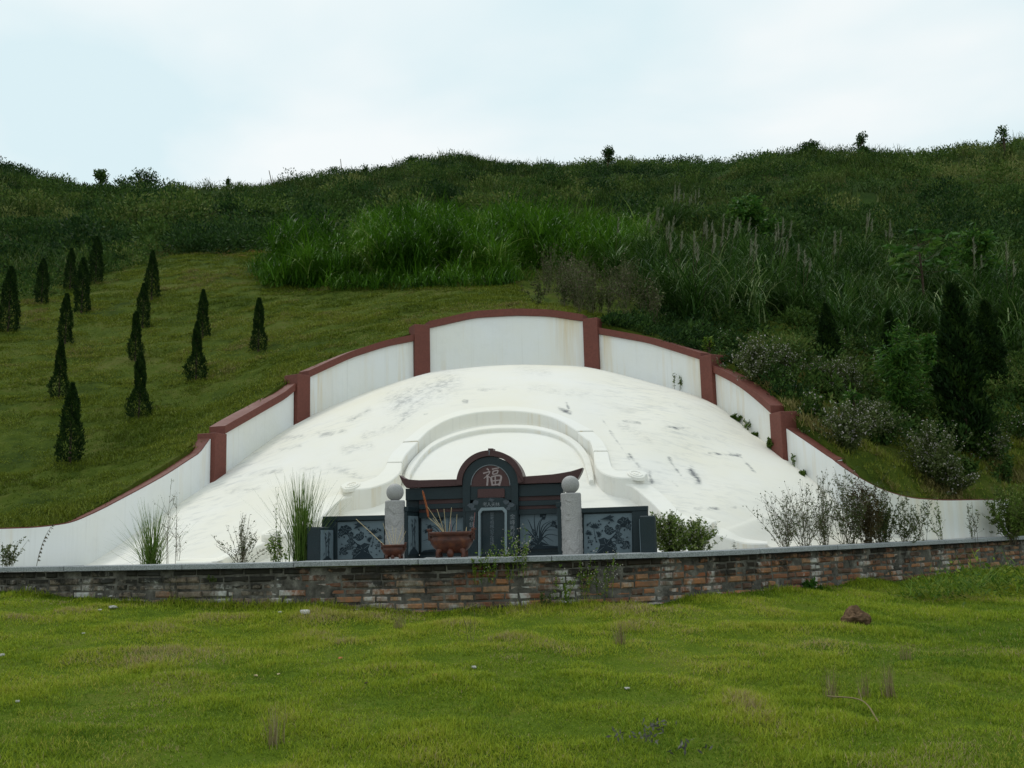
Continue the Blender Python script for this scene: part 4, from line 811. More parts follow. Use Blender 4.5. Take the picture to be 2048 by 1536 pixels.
T1 = [((897, 1070), (903, 1015), 'pale joss stick leaning right in the large burner, tallest of the upright ones'), ((890, 1070), (874, 1018), 'joss stick leaning left in the large burner, beside the orange dragon stick'), ((891, 1071), (888, 1018), 'thin joss stick upright beside the tallest pale one, large burner'), ((893, 1072), (854, 1012), 'long crooked joss stick sloping far left out of the large burner'), ((912, 1070), (914, 1029), 'short thin joss stick right of the middle of the large burner'), ((890, 1068), (866, 1036), 'stubby joss stick under the orange dragon stick in the large burner')]
for p0, p1, l in T1: stick(p0, p1, 9.28, .0028, M['stick'], l, G1, d1=9.2)
stick((904, 1071), (901, 1035), 9.3, .0018, M['pinkstick'], 'thin faded red joss stick in the middle of the large burner', G1)
stick((946, 1064), (950, 1025), 9.28, .0022, M['pinkstick'], 'faded red stick with orange tip at the right handle of the large burner', G1)
stick((930, 1072), (933, 1054), 9.28, .0045, M['stick'], 'stub of thick pale joss stick near the right handle of the large burner', G1)
A = U(857, 1035, 9.18); B = U(845, 981, 9.12); a = Acc(); P = spline([A, A*.6+B*.4+np.array([.004, 0, 0]), B], 60); rr = .0078+.003*np.abs(np.sin(np.arange(60)*.9)); rr[-6:] *= np.linspace(1, .4, 6); rr[:4] *= .6
tube(a, P, rr, 8); tube(a, [U(893, 1072, 9.28), U(872, 1048, 9.22), A], [.003, .003, .003], 6, 0.5, 1); tag(a.build('dragon_incense', [M['dragon'], M['stick']], None, True), 'thick knobbly orange dragon incense stick leaning left over the large burner', 'incense stick')
for p0, p1, l in [((770, 1092), (712, 1038), 'long pale joss stick leaning far left out of the small burner'), ((781, 1092), (766, 1046), 'joss stick with charred orange tip leaning left in the small burner'), ((789, 1092), (784, 1052), 'wispy joss stick upright in the middle of the small burner'), ((793, 1092), (806, 1050), 'thin joss stick leaning right in the small burner, the longest on that side'), ((787, 1092), (778, 1062), 'short joss stick leaning slightly left in the small burner'), ((791, 1093), (792, 1056), 'thin joss stick standing straight in the small burner'), ((795, 1093), (812, 1062), 'short joss stick leaning right over the rim of the small burner')]:
    stick(p0, p1, 9.2, .0022 if 'pale' not in l else .0032, M['stick'], l, G2)
# ================================================================== VEGETATION
def gp(px, py): return march(px, py, lambda x, y: ground(x, y), 9.5, 130, 0.05)
def lp(px, py): return march(px, py, lambda x, y: lawn(x, y), 3.0, 16, 0.02)
def scatter(poly, n, d0, d1, fn=ground, pw=1.0):
    """random ground points whose place falls inside an outline seen from the path"""
    P = np.array(poly, float); res = []; tot = 0; x0, x1 = P[:, 0].min()-30, P[:, 0].max()+30
    for _ in range(60):
        m = max(n*3, 2000); a = RNG.uniform(x0, x1, m); d = (d0**(pw+1)+(d1**(pw+1)-d0**(pw+1))*RNG.random(m))**(1/(pw+1)) if pw != -1 else np.exp(RNG.uniform(math.log(d0), math.log(d1), m))
        X = (a-1024)/F*d*1.02; Z = fn(X, d); ok = Z > -4; Q = np.stack([X, d, Z], 1)[ok]; px, py = PJ(Q); k = inpoly(px, py, poly); res.append(Q[k]); tot += k.sum()
        if tot >= n: break
    return np.concatenate(res)[:n]
def turf(acc, P, hgt, wid, tint, per=5, sp=0.03, bend=0.9):
    n = len(P); B = np.repeat(P, per, 0)+RNG.normal(0, sp, (n*per, 3))*[1, 1, 0]
    blades(acc, B, hgt*RNG.uniform(0.6, 1.3, n*per), wid*RNG.uniform(0.7, 1.3, n*per), RNG.uniform(0, 6.28, n*per), RNG.uniform(0.05, 0.7, n*per), RNG.uniform(0, bend, n*per), 2, np.repeat(tint, per)+RNG.normal(0, 0.12, n*per))
# ------ foreground lawn
a = Acc(); N = 620000
d = RNG.uniform(3.6, 13.8, N*2); x = RNG.uniform(-0.62, 0.64, N*2)*d; yw = brick_y(x); k = (d < yw-0.02) & ((d < 10) | (x > 0)); x = x[k][:N]; d = d[k][:N]
cl = fbm(x*1.3, d*1.8, 131, 4); k = RNG.random(len(x)) < np.clip(0.9+cl*1.2, 0.4, 1); x, d, cl = x[k], d[k], cl[k]
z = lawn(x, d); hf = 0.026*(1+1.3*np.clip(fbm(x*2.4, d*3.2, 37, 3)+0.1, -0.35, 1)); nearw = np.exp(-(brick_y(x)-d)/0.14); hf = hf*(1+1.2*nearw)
md = np.exp(-((x-3.35)**2/0.55+(d-8.0)**2/0.25)); tn = 0.5+0.45*fbm(x*0.55, d*0.8, 135, 3)+0.5*fbm(x*2.4, d*3.2, 37, 3)+RNG.normal(0, 0.14, len(x))-0.35*md-0.18*nearw  # tint also follows the lumps, painting lit tops and shaded hollows into the blades
drp = (fbm(x*0.9, d*1.4, 139, 4) > 0.24) & (RNG.random(len(x)) < 0.22); tn = np.where(drp, 1.0, tn); tn = np.where(RNG.random(len(x)) < 0.03, 1.0, tn)
blades(a, np.stack([x, d, z-0.004], 1), hf*RNG.uniform(0.6, 1.35, len(x)), (0.0022+0.0005*d)*RNG.uniform(0.7, 1.3, len(x)), RNG.uniform(0, 6.28, len(x)), RNG.uniform(0.1, 0.95, len(x)), RNG.uniform(0.1, 1.1, len(x)), 2, np.clip(tn, 0, 1))
tag(a.build('lawn_grass', M['turf']), 'short bright green grass of the lawn in front of the brick wall', 'grass', kind='stuff')
# ------ hillside turf
LT = [(-150, 1075), (0, 1062), (100, 1056), (145, 1049), (200, 1016), (300, 958), (400, 892), (500, 833), (600, 762), (700, 712), (830, 662), (930, 636), (1010, 624), (1100, 626), (1210, 648), (1250, 640), (1060, 600), (1030, 560), (900, 552), (700, 562), (540, 560), (530, 500), (400, 495), (300, 515), (200, 545), (60, 600), (-150, 640)]
RT = [(1430, 722), (1500, 762), (1600, 850), (1700, 925), (1800, 990), (1880, 1003), (2060, 1002), (2200, 980), (2200, 690), (2048, 690), (1860, 700), (1640, 690), (1480, 690)]
a = Acc()
for poly, n, h_, off in ((LT, 95000, 0.036, 0.0), (RT, 32000, 0.075, 0.25)):
    P = scatter(poly, n, 11, 34 if poly is LT else 24, pw=0.0); cl = fbm(P[:, 0]*1.6, P[:, 1]*3.0, 151, 4); k = RNG.random(len(P)) < np.clip(0.75+cl*2.2, 0.15, 1); P = P[k]; cl = cl[k]
    hh = h_*(1+1.3*np.clip(cl+0.1, -0.3, 0.8)); t = 0.5+off+0.7*fbm(P[:, 0]*0.35, P[:, 1]*0.35, 153, 3)+0.5*cl
    t = np.where((fbm(P[:, 0]*0.8, P[:, 1]*1.4, 157, 3) > 0.25) & (RNG.random(len(P)) < .4), 0.95, t); n_ = len(P); per = 5
    B = np.repeat(P, per, 0)+RNG.normal(0, 0.05, (n_*per, 3))*[1, 1, 0]; dd = np.repeat(P[:, 1], per)
    blades(a, B, np.repeat(hh, per)*RNG.uniform(0.6, 1.3, n_*per), 0.004+dd*0.0006, RNG.uniform(0, 6.28, n_*per), RNG.uniform(0.1, 1.0, n_*per), RNG.uniform(0.2, 1.0, n_*per), 2, np.repeat(t, per)+RNG.normal(0, 0.1, n_*per))
tag(a.build('hillside_grass', M['hturf']), 'short green turf growing on the slope round the ring wall', 'grass', kind='stuff')
# ------ tall grass thickets
def tallgrass(acc, P, L, W, per, spread, tilt=(0.05, 0.5), bend=(0.4, 1.5), seg=4, mi=0, t0=0.5, ts=0.2, up=0.0):
    n = len(P); Lr = L*RNG.uniform(0.7, 1.15, n); B = np.repeat(P, per, 0)+RNG.normal(0, spread, (n*per, 3))*[1, 1, 0]-[0, 0, 0.05]; tc_ = np.repeat(RNG.normal(t0, 0.14, n), per)
    B[:, 2] += up*np.repeat(Lr, per)*RNG.random(n*per)**.8
    blades(acc, B, np.repeat(Lr, per)*RNG.uniform(0.45, 1.1, n*per)*(1-.5*up), W*RNG.uniform(0.7, 1.3, n*per), RNG.uniform(0, 6.28, n*per), RNG.uniform(*tilt, n*per), RNG.uniform(*bend, n*per), seg, np.clip(tc_+RNG.normal(0, ts, n*per), 0, 1), mi)
CG = [(530, 566), (600, 575), (760, 570), (900, 565), (985, 562), (1060, 545), (1150, 525), (1240, 500), (1230, 470), (1000, 480), (760, 485), (700, 520), (560, 530)]
a = Acc(); P = scatter(CG, 230, 22, 33, pw=0); n_ = len(P)
P = P[np.argsort(P[:, 0]/P[:, 1])]
for q in range(0, n_, 3): tallgrass(a, P[q:q+3], random.uniform(.85, 1.45) if PJ(P[q])[0] < 725 else random.uniform(1.1, 1.75), 0.026, 150, 0.15, tilt=(0.05, 0.9), bend=(0.6, 2.4), seg=4, t0=random.uniform(.2, .62), ts=.2, up=.75)
P = scatter([(1220, 500), (1060, 525), (1080, 560), (1240, 560), (1330, 500)], 50, 21, 34, pw=0); tallgrass(a, P, 1.6, 0.03, 110, 0.16, tilt=(.05, .9), bend=(.6, 2.4), seg=4, t0=0.45, up=.75)
P = scatter([(540, 570), (600, 577), (700, 574), (690, 560), (560, 555)], 26, 21, 27, pw=0); tallgrass(a, P, 1.0, 0.026, 70, 0.2, bend=(.6, 2.2), t0=0.4, up=.6)
P = scatter([(505, 560), (560, 585), (760, 582), (1000, 575), (1060, 560), (900, 560), (600, 565), (540, 520), (515, 530)], 130, 21, 29, pw=0)
for q in range(0, len(P), 4): tallgrass(a, P[q:q+4], random.uniform(.3, .9), 0.022, 45, 0.14, bend=(.6, 2.2), t0=random.uniform(.2, .55), up=.4)
tag(a.build('tall_grass', M['tall']), 'thicket of tall lush green grass on the slope above the middle of the ring wall', 'tall grass', kind='stuff')
RG = [(1230, 560), (1330, 640), (1480, 675), (1640, 690), (1850, 715), (2150, 760), (2150, 560), (1900, 540), (1600, 545), (1400, 530)]
a = Acc(); P = scatter(RG, 290, 17, 32, pw=0)
for q in range(0, len(P), 5): tallgrass(a, P[q:q+5], random.uniform(.8, 1.7), 0.026, 75, 0.14, tilt=(0.03, 0.9), bend=(0.6, 2.3), seg=4, t0=random.uniform(.15, .65), ts=.24, up=.65)
tag(a.build('reed_thicket', M['reed']), 'mass of tall grey green reeds behind the right half of the ring wall', 'reeds', kind='stuff')
def reed(px, py, L, label, npl=5, mat='reed', t0=0.55):
    c = gp(px, py); o = empty('reed_clump', tuple(c)); tag(o, label, 'reeds', 'reed clumps with pale plumes')
    a = Acc(); tallgrass(a, np.zeros((3, 3))+RNG.normal(0, .06, (3, 3))*[1, 1, 0], L*1.1, 0.026, 80, 0.09, tilt=(0.03, 0.7), bend=(0.6, 2.4), seg=6, t0=t0, up=.45); s = a.build('blades', M[mat]); s.parent = o
    if npl:
        a = Acc()
        for k in range(npl):
            az = random.uniform(-.6, .9); tl = random.uniform(0.02, 0.22); h = L*random.uniform(1.0, 1.35); q = np.array([random.uniform(-.2, .2), random.uniform(-.2, .2), 0]); tipp = q+np.array([math.sin(tl)*math.cos(az)*h, math.sin(tl)*math.sin(az)*h, h])
            m_ = (q+tipp)/2-np.array([0.03, 0, 0]); S = spline([q, m_, tipp], 12); tube(a, S, 0.005, 3, 0.2, 0)
            nb = 60; tt = RNG.uniform(0.78, 1.0, nb); bp = q+(tipp-q)*tt[:, None]; dr = unit(np.stack([RNG.normal(0.35, .3, nb), RNG.normal(0, .3, nb), np.ones(nb)], 1)); leaves(a, bp, dr, 0.22*(1.1-tt)*RNG.uniform(.8, 2.0, nb)+0.03, 0.13, RNG.random(nb), 1)
        s = a.build('plume', [M['dry'], M['plume']]); s.parent = o
    return o
for i, (px, py, L, n_, w_) in enumerate([(1345, 640, 1.6, 2, 'arching, nearest the fourth post, with long drooping blades'), (1390, 660, 1.5, 3, 'broad drooping, just above the right curve of the wall'), (1440, 600, 1.6, 5, 'with dusky plumes in the middle of the slope'), (1500, 640, 1.45, 3, 'dense dark, left of the first juniper'), (1560, 610, 1.6, 6, 'tall, crowned by a fan of plumes'), (1600, 650, 1.4, 3, 'thin, leaning over the scrub'), (1660, 600, 1.5, 4, 'between two dark junipers'), (1730, 540, 1.5, 6, 'with the brightest plumes, left of the big-leaved sapling'), (1790, 540, 1.3, 5, 'short, plumed, beside the big-leaved sapling'), (1300, 545, 1.5, 6, 'high on the slope with a tuft of pale plumes'), (1350, 470, 1.6, 8, 'farthest up, showing a crest of pale plumes'), (1385, 465, 1.4, 6, 'small upper, next to the crest of plumes'), (1240, 585, 1.4, 1, 'low, over the fourth post'), (1950, 640, 1.6, 3, 'near the right edge with a single upright plume'), (2030, 690, 1.9, 3, 'tallest at the right edge'), (1330, 585, 1.5, 4, 'mid slope, blue green'), (1475, 560, 1.5, 5, 'upper, mixed with dark shrubs'), (1400, 560, 1.4, 6, 'upper middle with short brown plumes')]):
    reed(px, py, L, 'clump of reeds '+w_, n_)
for px, py, L, lab in ((995, 562, 1.25, 'lone vase-shaped clump of bright tall grass at the foot of the thicket'), (620, 572, 1.2, 'rounded bright clump of tall grass at the left end of the thicket'), (760, 566, 1.3, 'leafy clump of tall grass on the lower edge of the thicket')):
    o = reed(px, py, L, lab, 0, 'tall', 0.7); o.name = 'tall_grass_clump'; o['group'] = 'tall grass clumps at the foot of the thicket'; o['category'] = 'tall grass'
# ------ hill scrub (far slope)
def scrub(acc, P, rad, nl, leaf, tint, up=0.4, flat=0.8):
    n = len(P); rad = np.broadcast_to(rad, (n,)); tint = np.broadcast_to(tint, (n,)); nl_ = nl
    lob = RNG.normal(0, 1, (n, 5, 3)); lob = unit(lob)*0.55; lob[:, :, 2] = np.abs(lob[:, :, 2])*0.9
    pick = RNG.integers(0, 5, (n, nl_)); c = np.take_along_axis(lob, pick[:, :, None].repeat(3, 2), 1); q = c+rdir(n*nl_, 0.3).reshape(n, nl_, 3)*(RNG.random((n, nl_, 1))**0.4)*0.5
    q[:, :, 2] = np.maximum(q[:, :, 2]*flat, -0.1); Q = P[:, None]+q*rad[:, None, None]; dr = unit(q+RNG.normal(0, .5, q.shape)+[0, 0, up])
    leaves(acc, Q.reshape(-1, 3), dr.reshape(-1, 3), np.repeat(leaf*rad**0.5, nl_)*RNG.uniform(.6, 1.4, n*nl_), 0.45, np.clip(np.repeat(tint, nl_)+RNG.normal(0, .12, n*nl_), 0, 1))
HP = [(-260, 640), (60, 600), (200, 545), (300, 512), (380, 500), (620, 490), (760, 480), (1000, 470), (1240, 470), (1500, 540), (1900, 560), (2200, 590), (2200, 200), (-260, 200)]
a = Acc(); P = scatter(HP, 8200, 27, 95, pw=0.45); t = 0.5+0.8*fbm(P[:, 0]*0.09, P[:, 1]*0.09, 171, 4)+RNG.normal(0, .2, len(P)); r = (0.34+0.006*P[:, 1])*RNG.uniform(0.5, 1.5, len(P)); k = P[:, 1] > 0
scrub(a, P, r, 90, 0.15, t)
P = scatter(HP, 300, 30, 85, pw=.6); P = P[PJ(P)[1] > 345]; scrub(a, P, RNG.uniform(.8, 2.0, len(P)), 800, .12, RNG.uniform(.0, .9, len(P)))
tag(a.build('hill_scrub', M['bush']), 'mass of green scrub covering the hills up to the skyline', 'scrub', kind='stuff')
a = Acc(); P = scatter(HP, 4200, 27, 92, pw=0.2); m = fbm(P[:, 0]*0.12, P[:, 1]*0.12, 181, 3) > -0.08; P = P[m]; n_ = len(P); per = 20; sc = (0.55+0.006*P[:, 1])
B = np.repeat(P, per, 0)+RNG.normal(0, .22, (n_*per, 3))*[1, 1, 0]; blades(a, B, np.repeat(sc, per)*RNG.uniform(.5, 1.2, n_*per), 0.02+0.0006*np.repeat(P[:, 1], per), RNG.uniform(0, 6.28, n_*per), RNG.uniform(0, .5, n_*per), RNG.uniform(.2, 1.3, n_*per), 3, np.clip(np.repeat(RNG.normal(.5, .2, n_), per)+RNG.normal(0, .12, n_*per), 0, 1))
tag(a.build('hill_grass', foliage('coarse_hill_grass', [(0.0, (0.020, 0.042, 0.008)), (0.5, (0.044, 0.078, 0.014)), (0.85, (0.08, 0.11, 0.026)), (1.0, (0.13, 0.145, 0.055))], 0.2, 0.7, 0.1)), 'coarse tall grass tufts scattered between the scrub on the hills', 'grass', kind='stuff')
# ------ scrub at middle distance
a = Acc(); P = scatter([(350, 505), (430, 512), (640, 500), (660, 485), (440, 478), (360, 482)], 90, 27, 38, pw=0); scrub(a, P, RNG.uniform(.6, 1.15, len(P)), 220, 0.12, 0.12)
P = scatter([(1400, 500), (1560, 520), (1700, 500), (2150, 520), (2150, 440), (1700, 440), (1420, 440)], 120, 26, 44, pw=0); scrub(a, P, RNG.uniform(.7, 1.4, len(P)), 200, 0.14, 0.25)
P = scatter([(1230, 640), (1440, 712), (1650, 700), (2200, 730), (2200, 600), (1600, 640), (1300, 600)], 130, 15, 26, pw=0); scrub(a, P, RNG.uniform(.25, .6, len(P)), 200, 0.10, RNG.uniform(.05, .55, len(P)))
P = scatter([(0, 620), (140, 585), (240, 540), (420, 500), (400, 480), (200, 510), (0, 560)], 90, 24, 34, pw=0); scrub(a, P, RNG.uniform(.3, .7, len(P)), 140, 0.11, RNG.uniform(.2, .9, len(P)))
P = scatter([(1200, 648), (1430, 713), (1600, 845), (1640, 830), (1480, 690), (1330, 648), (1210, 632)], 150, 13.5, 20, pw=0); scrub(a, P, RNG.uniform(.12, .34, len(P)), 170, 0.11, RNG.uniform(.0, .5, len(P)))
P = scatter([(1600, 760), (1700, 850), (1820, 930), (1980, 940), (2180, 900), (2180, 690), (1700, 690), (1560, 700)], 170, 13, 21, pw=0); P = P[(PJ(P)[1] < 900) | (RNG.random(len(P)) < .3)]; scrub(a, P, RNG.uniform(.2, .65, len(P)), 420, 0.085, RNG.uniform(.15, .8, len(P)))
P = np.array([gp(x_, y_) for x_, y_ in ((1440, 468), (1475, 480), (1520, 488), (1560, 470), (1610, 480), (1500, 450), (1700, 470), (1950, 520), (2010, 540), (1640, 455), (1400, 450), (620, 470), (590, 480))]); scrub(a, P, RNG.uniform(1.1, 1.7, len(P)), 1600, .10, RNG.uniform(.3, .6, len(P)))
P = scatter([(1240, 600), (1340, 650), (1640, 670), (2100, 690), (2100, 560), (1500, 560)], 40, 16, 26, pw=0); scrub(a, P, RNG.uniform(.4, .8, len(P)), 600, 0.1, RNG.uniform(.1, .75, len(P)))
tag(a.build('scrub_belt', M['bush']), 'belt of dark scrub where the turf slope meets the wild hillside', 'scrub', kind='stuff')
# ------ dry grey-brown brush above the fourth post
def twigs(acc, base, h, n, spread, lf=0, lt=0.5, tiny=0.03, kids=4, mi_leaf=1, fl=0.0, bow=0.15, rad=0.004, leafasp=.5):
    """many stemmed twiggy plant: stems, side twigs, leaves, flower heads (materials 0,1,2)"""
    for i in range(n):
        az = random.uniform(0, 6.28); tl = abs(random.gauss(0, spread)); hh = h*random.uniform(.55, 1.05); dv = np.array([math.sin(tl)*math.cos(az), math.sin(tl)*math.sin(az), math.cos(tl)])
        b = np.array(base)+np.array([random.gauss(0, .03), random.gauss(0, .03), -0.02]); mid = b+dv*hh*.5+RNG.normal(0, bow*h*.15, 3); tip = b+dv*hh+np.array([dv[0]*bow*h, dv[1]*bow*h, 0])
        S = spline([b, mid, tip], 8); tube(acc, S, np.linspace(rad, rad*.35, 8), 3, random.random(), 0)
        for k in range(kids):
            t = random.uniform(.3, .95); j = int(t*7); p = S[j]; d2 = unit(dv+RNG.normal(0, .55, 3)+[0, 0, .3]); l2 = hh*random.uniform(.12, .3)*(1.2-t*.5); q = p+d2*l2; tube(acc, [p, (p+q)/2+RNG.normal(0, .008, 3), q], [rad*.5, rad*.35, rad*.2], 3, random.random(), 0)
            if lf:
                m = max(1, int(lf)); tt = RNG.random(m)[:, None]; leaves(acc, p+(q-p)*tt, rdir(m, .4), tiny*RNG.uniform(.6, 1.3, m), leafasp, np.clip(RNG.normal(lt, .2, m), 0, 1), mi_leaf)
            if fl:
                m = max(1, int(fl)); leaves(acc, q+RNG.normal(0, .012, (m, 3)), rdir(m, .6), tiny*.6*RNG.uniform(.6, 1.4, m), .8, RNG.random(m), 2)
        if lf: m = int(lf*2); tt = RNG.integers(1, 8, m); leaves(acc, S[tt], rdir(m, .3), tiny*RNG.uniform(.6, 1.4, m), leafasp, np.clip(RNG.normal(lt, .2, m), 0, 1), mi_leaf)
def plant(name, c, label, cat, group=None, mats=('dry', 'drygreen', 'flower'), **k):
    a = Acc(); twigs(a, (0, 0, 0), **k); o = a.build(name, [M[m] for m in mats]); o.location = tuple(c); tag(o, label, cat, group); return o
a = Acc()
for p in scatter([(1060, 615), (1200, 632), (1330, 665), (1340, 620), (1250, 590), (1080, 580)], 46, 17.5, 25, pw=0): twigs(a, p, random.uniform(.6, 1.15), 10, .3, 3, .4, .05, 6, fl=2)
tag(a.build('dry_brush', [M['dry'], M['drygreen'], M['dry']]), 'tangle of dry grey brown weeds behind the fourth post of the wall', 'brush', kind='stuff')
a = Acc()
for p in scatter([(1430, 700), (1500, 745), (1620, 850), (1740, 930), (1900, 985), (2150, 985), (2150, 720), (1700, 700)], 190, 12.3, 20, pw=0): twigs(a, p, random.uniform(.15, .6), 9, .5, 8, .5, .05, 5, fl=random.choice((0, 0, 1)))
tag(a.build('low_weeds', [M['drygreen'], M['bush'], M['flower']]), 'low leafy weeds scattered over the grass on the right of the wall', 'weeds', kind='stuff')
# flowering shrubs on the right slope
for i, (px, py, h, lab) in enumerate([(1510, 765, .62, 'rounded shrub full of pale seed heads, just behind the fifth post'), (1690, 800, .62, 'loose pink-grey flowering shrub left of the glossy green sapling'), (1640, 770, .4, 'small faded flowering shrub in front of the first juniper'), (1700, 905, .62, 'wispy shrub with mauve flower heads beside the lowest curve of the wall'), (1745, 880, .55, 'flowering shrub below the glossy green sapling'), (1865, 970, .75, 'large loose shrub with white flower heads left of the big juniper foot'), (1990, 930, .5, 'straggly flowering shrub near the right edge, on the bright grass'), (1560, 745, .4, 'brownish low shrub between the seed-head shrub and the junipers'), (1975, 760, .6, 'dull flowering shrub right of the big juniper'), (1905, 985, .4, 'low flowering weed clump right above the white wall end')]):
    c = gp(px, py); plant('flowering_shrub', c, lab, 'shrub', 'flowering shrubs on the right slope', ('drygreen', 'drygreen', 'flower'), h=h*1.12, n=70, spread=.5, lf=9, lt=.55, tiny=.036, kids=8, fl=2, rad=.003)
# ------ conifers
def conifer_mesh(prof, n, seed, leaf=0.075, loose=0.0, mi=0):
    rg = np.random.default_rng(seed); a = Acc(); t = rg.random(n)**0.85; an = rg.uniform(0, 6.28, n); pr = np.interp(t, *zip(*prof)); lump = 1+0.22*np.sin(an*3+t*19+seed)*np.sin(t*31+an*2)+0.14*vn(an*2.2, t*14, seed)*2
    r = pr*lump*np.sqrt(rg.uniform(.45, 1.0, n)); P = np.stack([r*np.cos(an), r*np.sin(an), t], 1); d = unit(np.stack([np.cos(an)*.55, np.sin(an)*.55, np.full(n, 1.0)], 1)+rg.normal(0, .3+loose, (n, 3)))
    leaves(a, P, d, leaf*rg.uniform(.6, 1.3, n)*(1+loose), .42, np.clip(rg.normal(.5, .25, n)+0.25*np.sin(an*3+t*19+seed), 0, 1)); return a
CP = [[(0, .13), (.06, .17), (.2, .165), (.45, .125), (.7, .09), (.9, .045), (1, .008)], [(0, .15), (.08, .20), (.22, .19), (.38, .12), (.46, .085), (.62, .085), (.8, .065), (1, .01)], [(0, .10), (.08, .17), (.25, .17), (.42, .11), (.55, .09), (.75, .08), (.93, .04), (1, .01)], [(0, .14), (.1, .16), (.35, .14), (.6, .12), (.8, .09), (1, .02)]]
CMS = []
def conifer(px, py, hpx, kind, label, group, wid=1.0, name='cypress_tree', n=5200, loose=0.0, leaf=.036, prof=None, trunk=.02):
    c = gp(px, py); top = U(px, py-hpx, c[1]); h = top[2]-c[2]; key = (kind, loose) if loose else (px, py); me = None
    for k_, m_ in CMS:
        if k_ == key: me = m_
    o = empty(name, tuple(c), random.uniform(0, 6.28)); tag(o, label, 'tree', group)
    if me is None:
        pf = prof or [(a_, b_*random.uniform(.72, 1.08)) for a_, b_ in CP[kind]]; s = conifer_mesh(pf, n, kind+3 if loose else px % 97, leaf, loose).build('crown', M['conifer'], o); a = Acc(); tube(a, [(0, 0, -.03), (0.003, 0, .35), (0, 0.002, .93)], [trunk, trunk*.7, trunk*.15], 7); tr = a.build('trunk', M['trunk'], o, True); CMS.append((key, (s, tr)))
    else:
        for q in me: s = q.copy(); COL.objects.link(s); s.parent = o
    o.scale = (h*wid, h*wid, h); return o
CG_ = 'young cypress trees planted on the left slope'
for px, py, hp, kd, lab in [(139, 927, 158, 0, 'tall narrow cypress lowest on the left slope, nearest the wall'), (118, 797, 115, 1, 'cypress with a slim neck and bulging foot, second up in the left column'), (130, 687, 98, 3, 'cypress third up in the left column'), (163, 627, 110, 0, 'cypress fourth up in the left column, just below the slope edge'), (191, 566, 92, 3, 'cypress at the top of the left column'), (278, 837, 130, 1, 'cypress with a pinched waist, lowest in the middle column'), (270, 722, 98, 2, 'cypress second up in the middle column, with wide skirt'), (285, 656, 88, 3, 'slender cypress third up in the middle column'), (303, 598, 95, 0, 'cypress at the top of the middle column'), (392, 763, 118, 1, 'pear-shaped cypress nearer of the pair right of the middle column'), (405, 676, 95, 0, 'slim cypress behind the pear-shaped one'), (517, 703, 105, 1, 'lone cypress furthest right on the left slope'), (16, 665, 130, 0, 'big dark cypress at the left edge of the slope'), (83, 607, 88, 3, 'cypress near the left edge, at the top border of the turf'), (140, 578, 80, 3, 'small dark cypress half hidden in the scrub above the turf')]:
    conifer(px, py, hp, kd, lab, CG_)
JP = [(0, .12), (.08, .19), (.22, .17), (.33, .14), (.42, .165), (.55, .12), (.66, .13), (.8, .07), (.93, .04), (1, .01)]
for px, py, hp, w_, lab in [(1935, 905, 330, 1.0, 'tall dark feathery juniper, largest on the right'), (1790, 775, 150, 1.0, 'dark juniper behind the glossy green sapling'), (1660, 735, 125, 1.15, 'dark juniper left of the others, above the flowering shrubs'), (1985, 780, 175, 1.1, 'dark juniper behind the largest one, further right')]:
    conifer(px, py, hp, 7, lab, 'junipers on the right slope', w_*.84, 'juniper_tree', 12000, 0.25, .034, JP)
# ------ broadleaf saplings
def sapling(px, py, hpx, label, wid=.45, n=900, leaf=.16, mat='broad', asp=.28, droop=.5):
    c = gp(px, py); h = U(px, py-hpx, c[1])[2]-c[2]; o = empty('sapling', tuple(c)); tag(o, label, 'tree', None); a = Acc(); b = Acc(); tube(a, [(0, 0, -.05), (.02, .01, h*.45), (0, 0, h*.85)], [.025, .018, .008], 6)
    for k in range(26):
        z = h*random.uniform(.2, .95); az = random.uniform(0, 6.28); l = wid*h*random.uniform(.5, 1.0)*(1.15-z/h); q = np.array([math.cos(az)*l, math.sin(az)*l, z+l*.35]); S = spline([(0, 0, z*.9), q*.55+np.array([0, 0, z*.45]), q], 6); tube(a, S, [.007, .006, .005, .004, .003, .002], 3)
        m = n//26; tt = RNG.uniform(.15, 1.0, m); P = np.array([0, 0, z*.9])+(q-np.array([0, 0, z*.9]))*tt[:, None]+RNG.normal(0, .05*h, (m, 3)); d = unit(np.array([math.cos(az), math.sin(az), .2])+RNG.normal(0, .6, (m, 3))-[0, 0, droop]); leaves(b, P, d, leaf*RNG.uniform(.5, 1.2, m), asp, None)
    s = a.build('trunk', M['trunk'], o); s = b.build('crown', M[mat], o); return o
sapling(1805, 860, 215, 'bushy sapling with glossy green drooping leaflets, right of the flowering shrubs', .30, 4200, .12, 'broad', .2)
sapling(1418, 706, 34, 'small yellow green sprouting plant between the fourth and fifth posts', .35, 200, .08, 'weed')
sapling(1960, 610, 150, 'wide leafy green bush high on the right slope, right of the big-leaved sapling', .5, 3000, .17, 'broad', .4)
sapling(1500, 500, 110, 'round dark leafy bush above the plumed reeds, right of the farthest reeds', .6, 3000, .2, 'broad', .45)
sapling(1880, 790, 120, 'low leafy green bush between the glossy sapling and the largest juniper', .45, 2400, .12, 'broad', .35)
sapling(1710, 850, 70, 'small bright green sprout in the grass below the flowering shrubs', .5, 260, .12, 'broad')
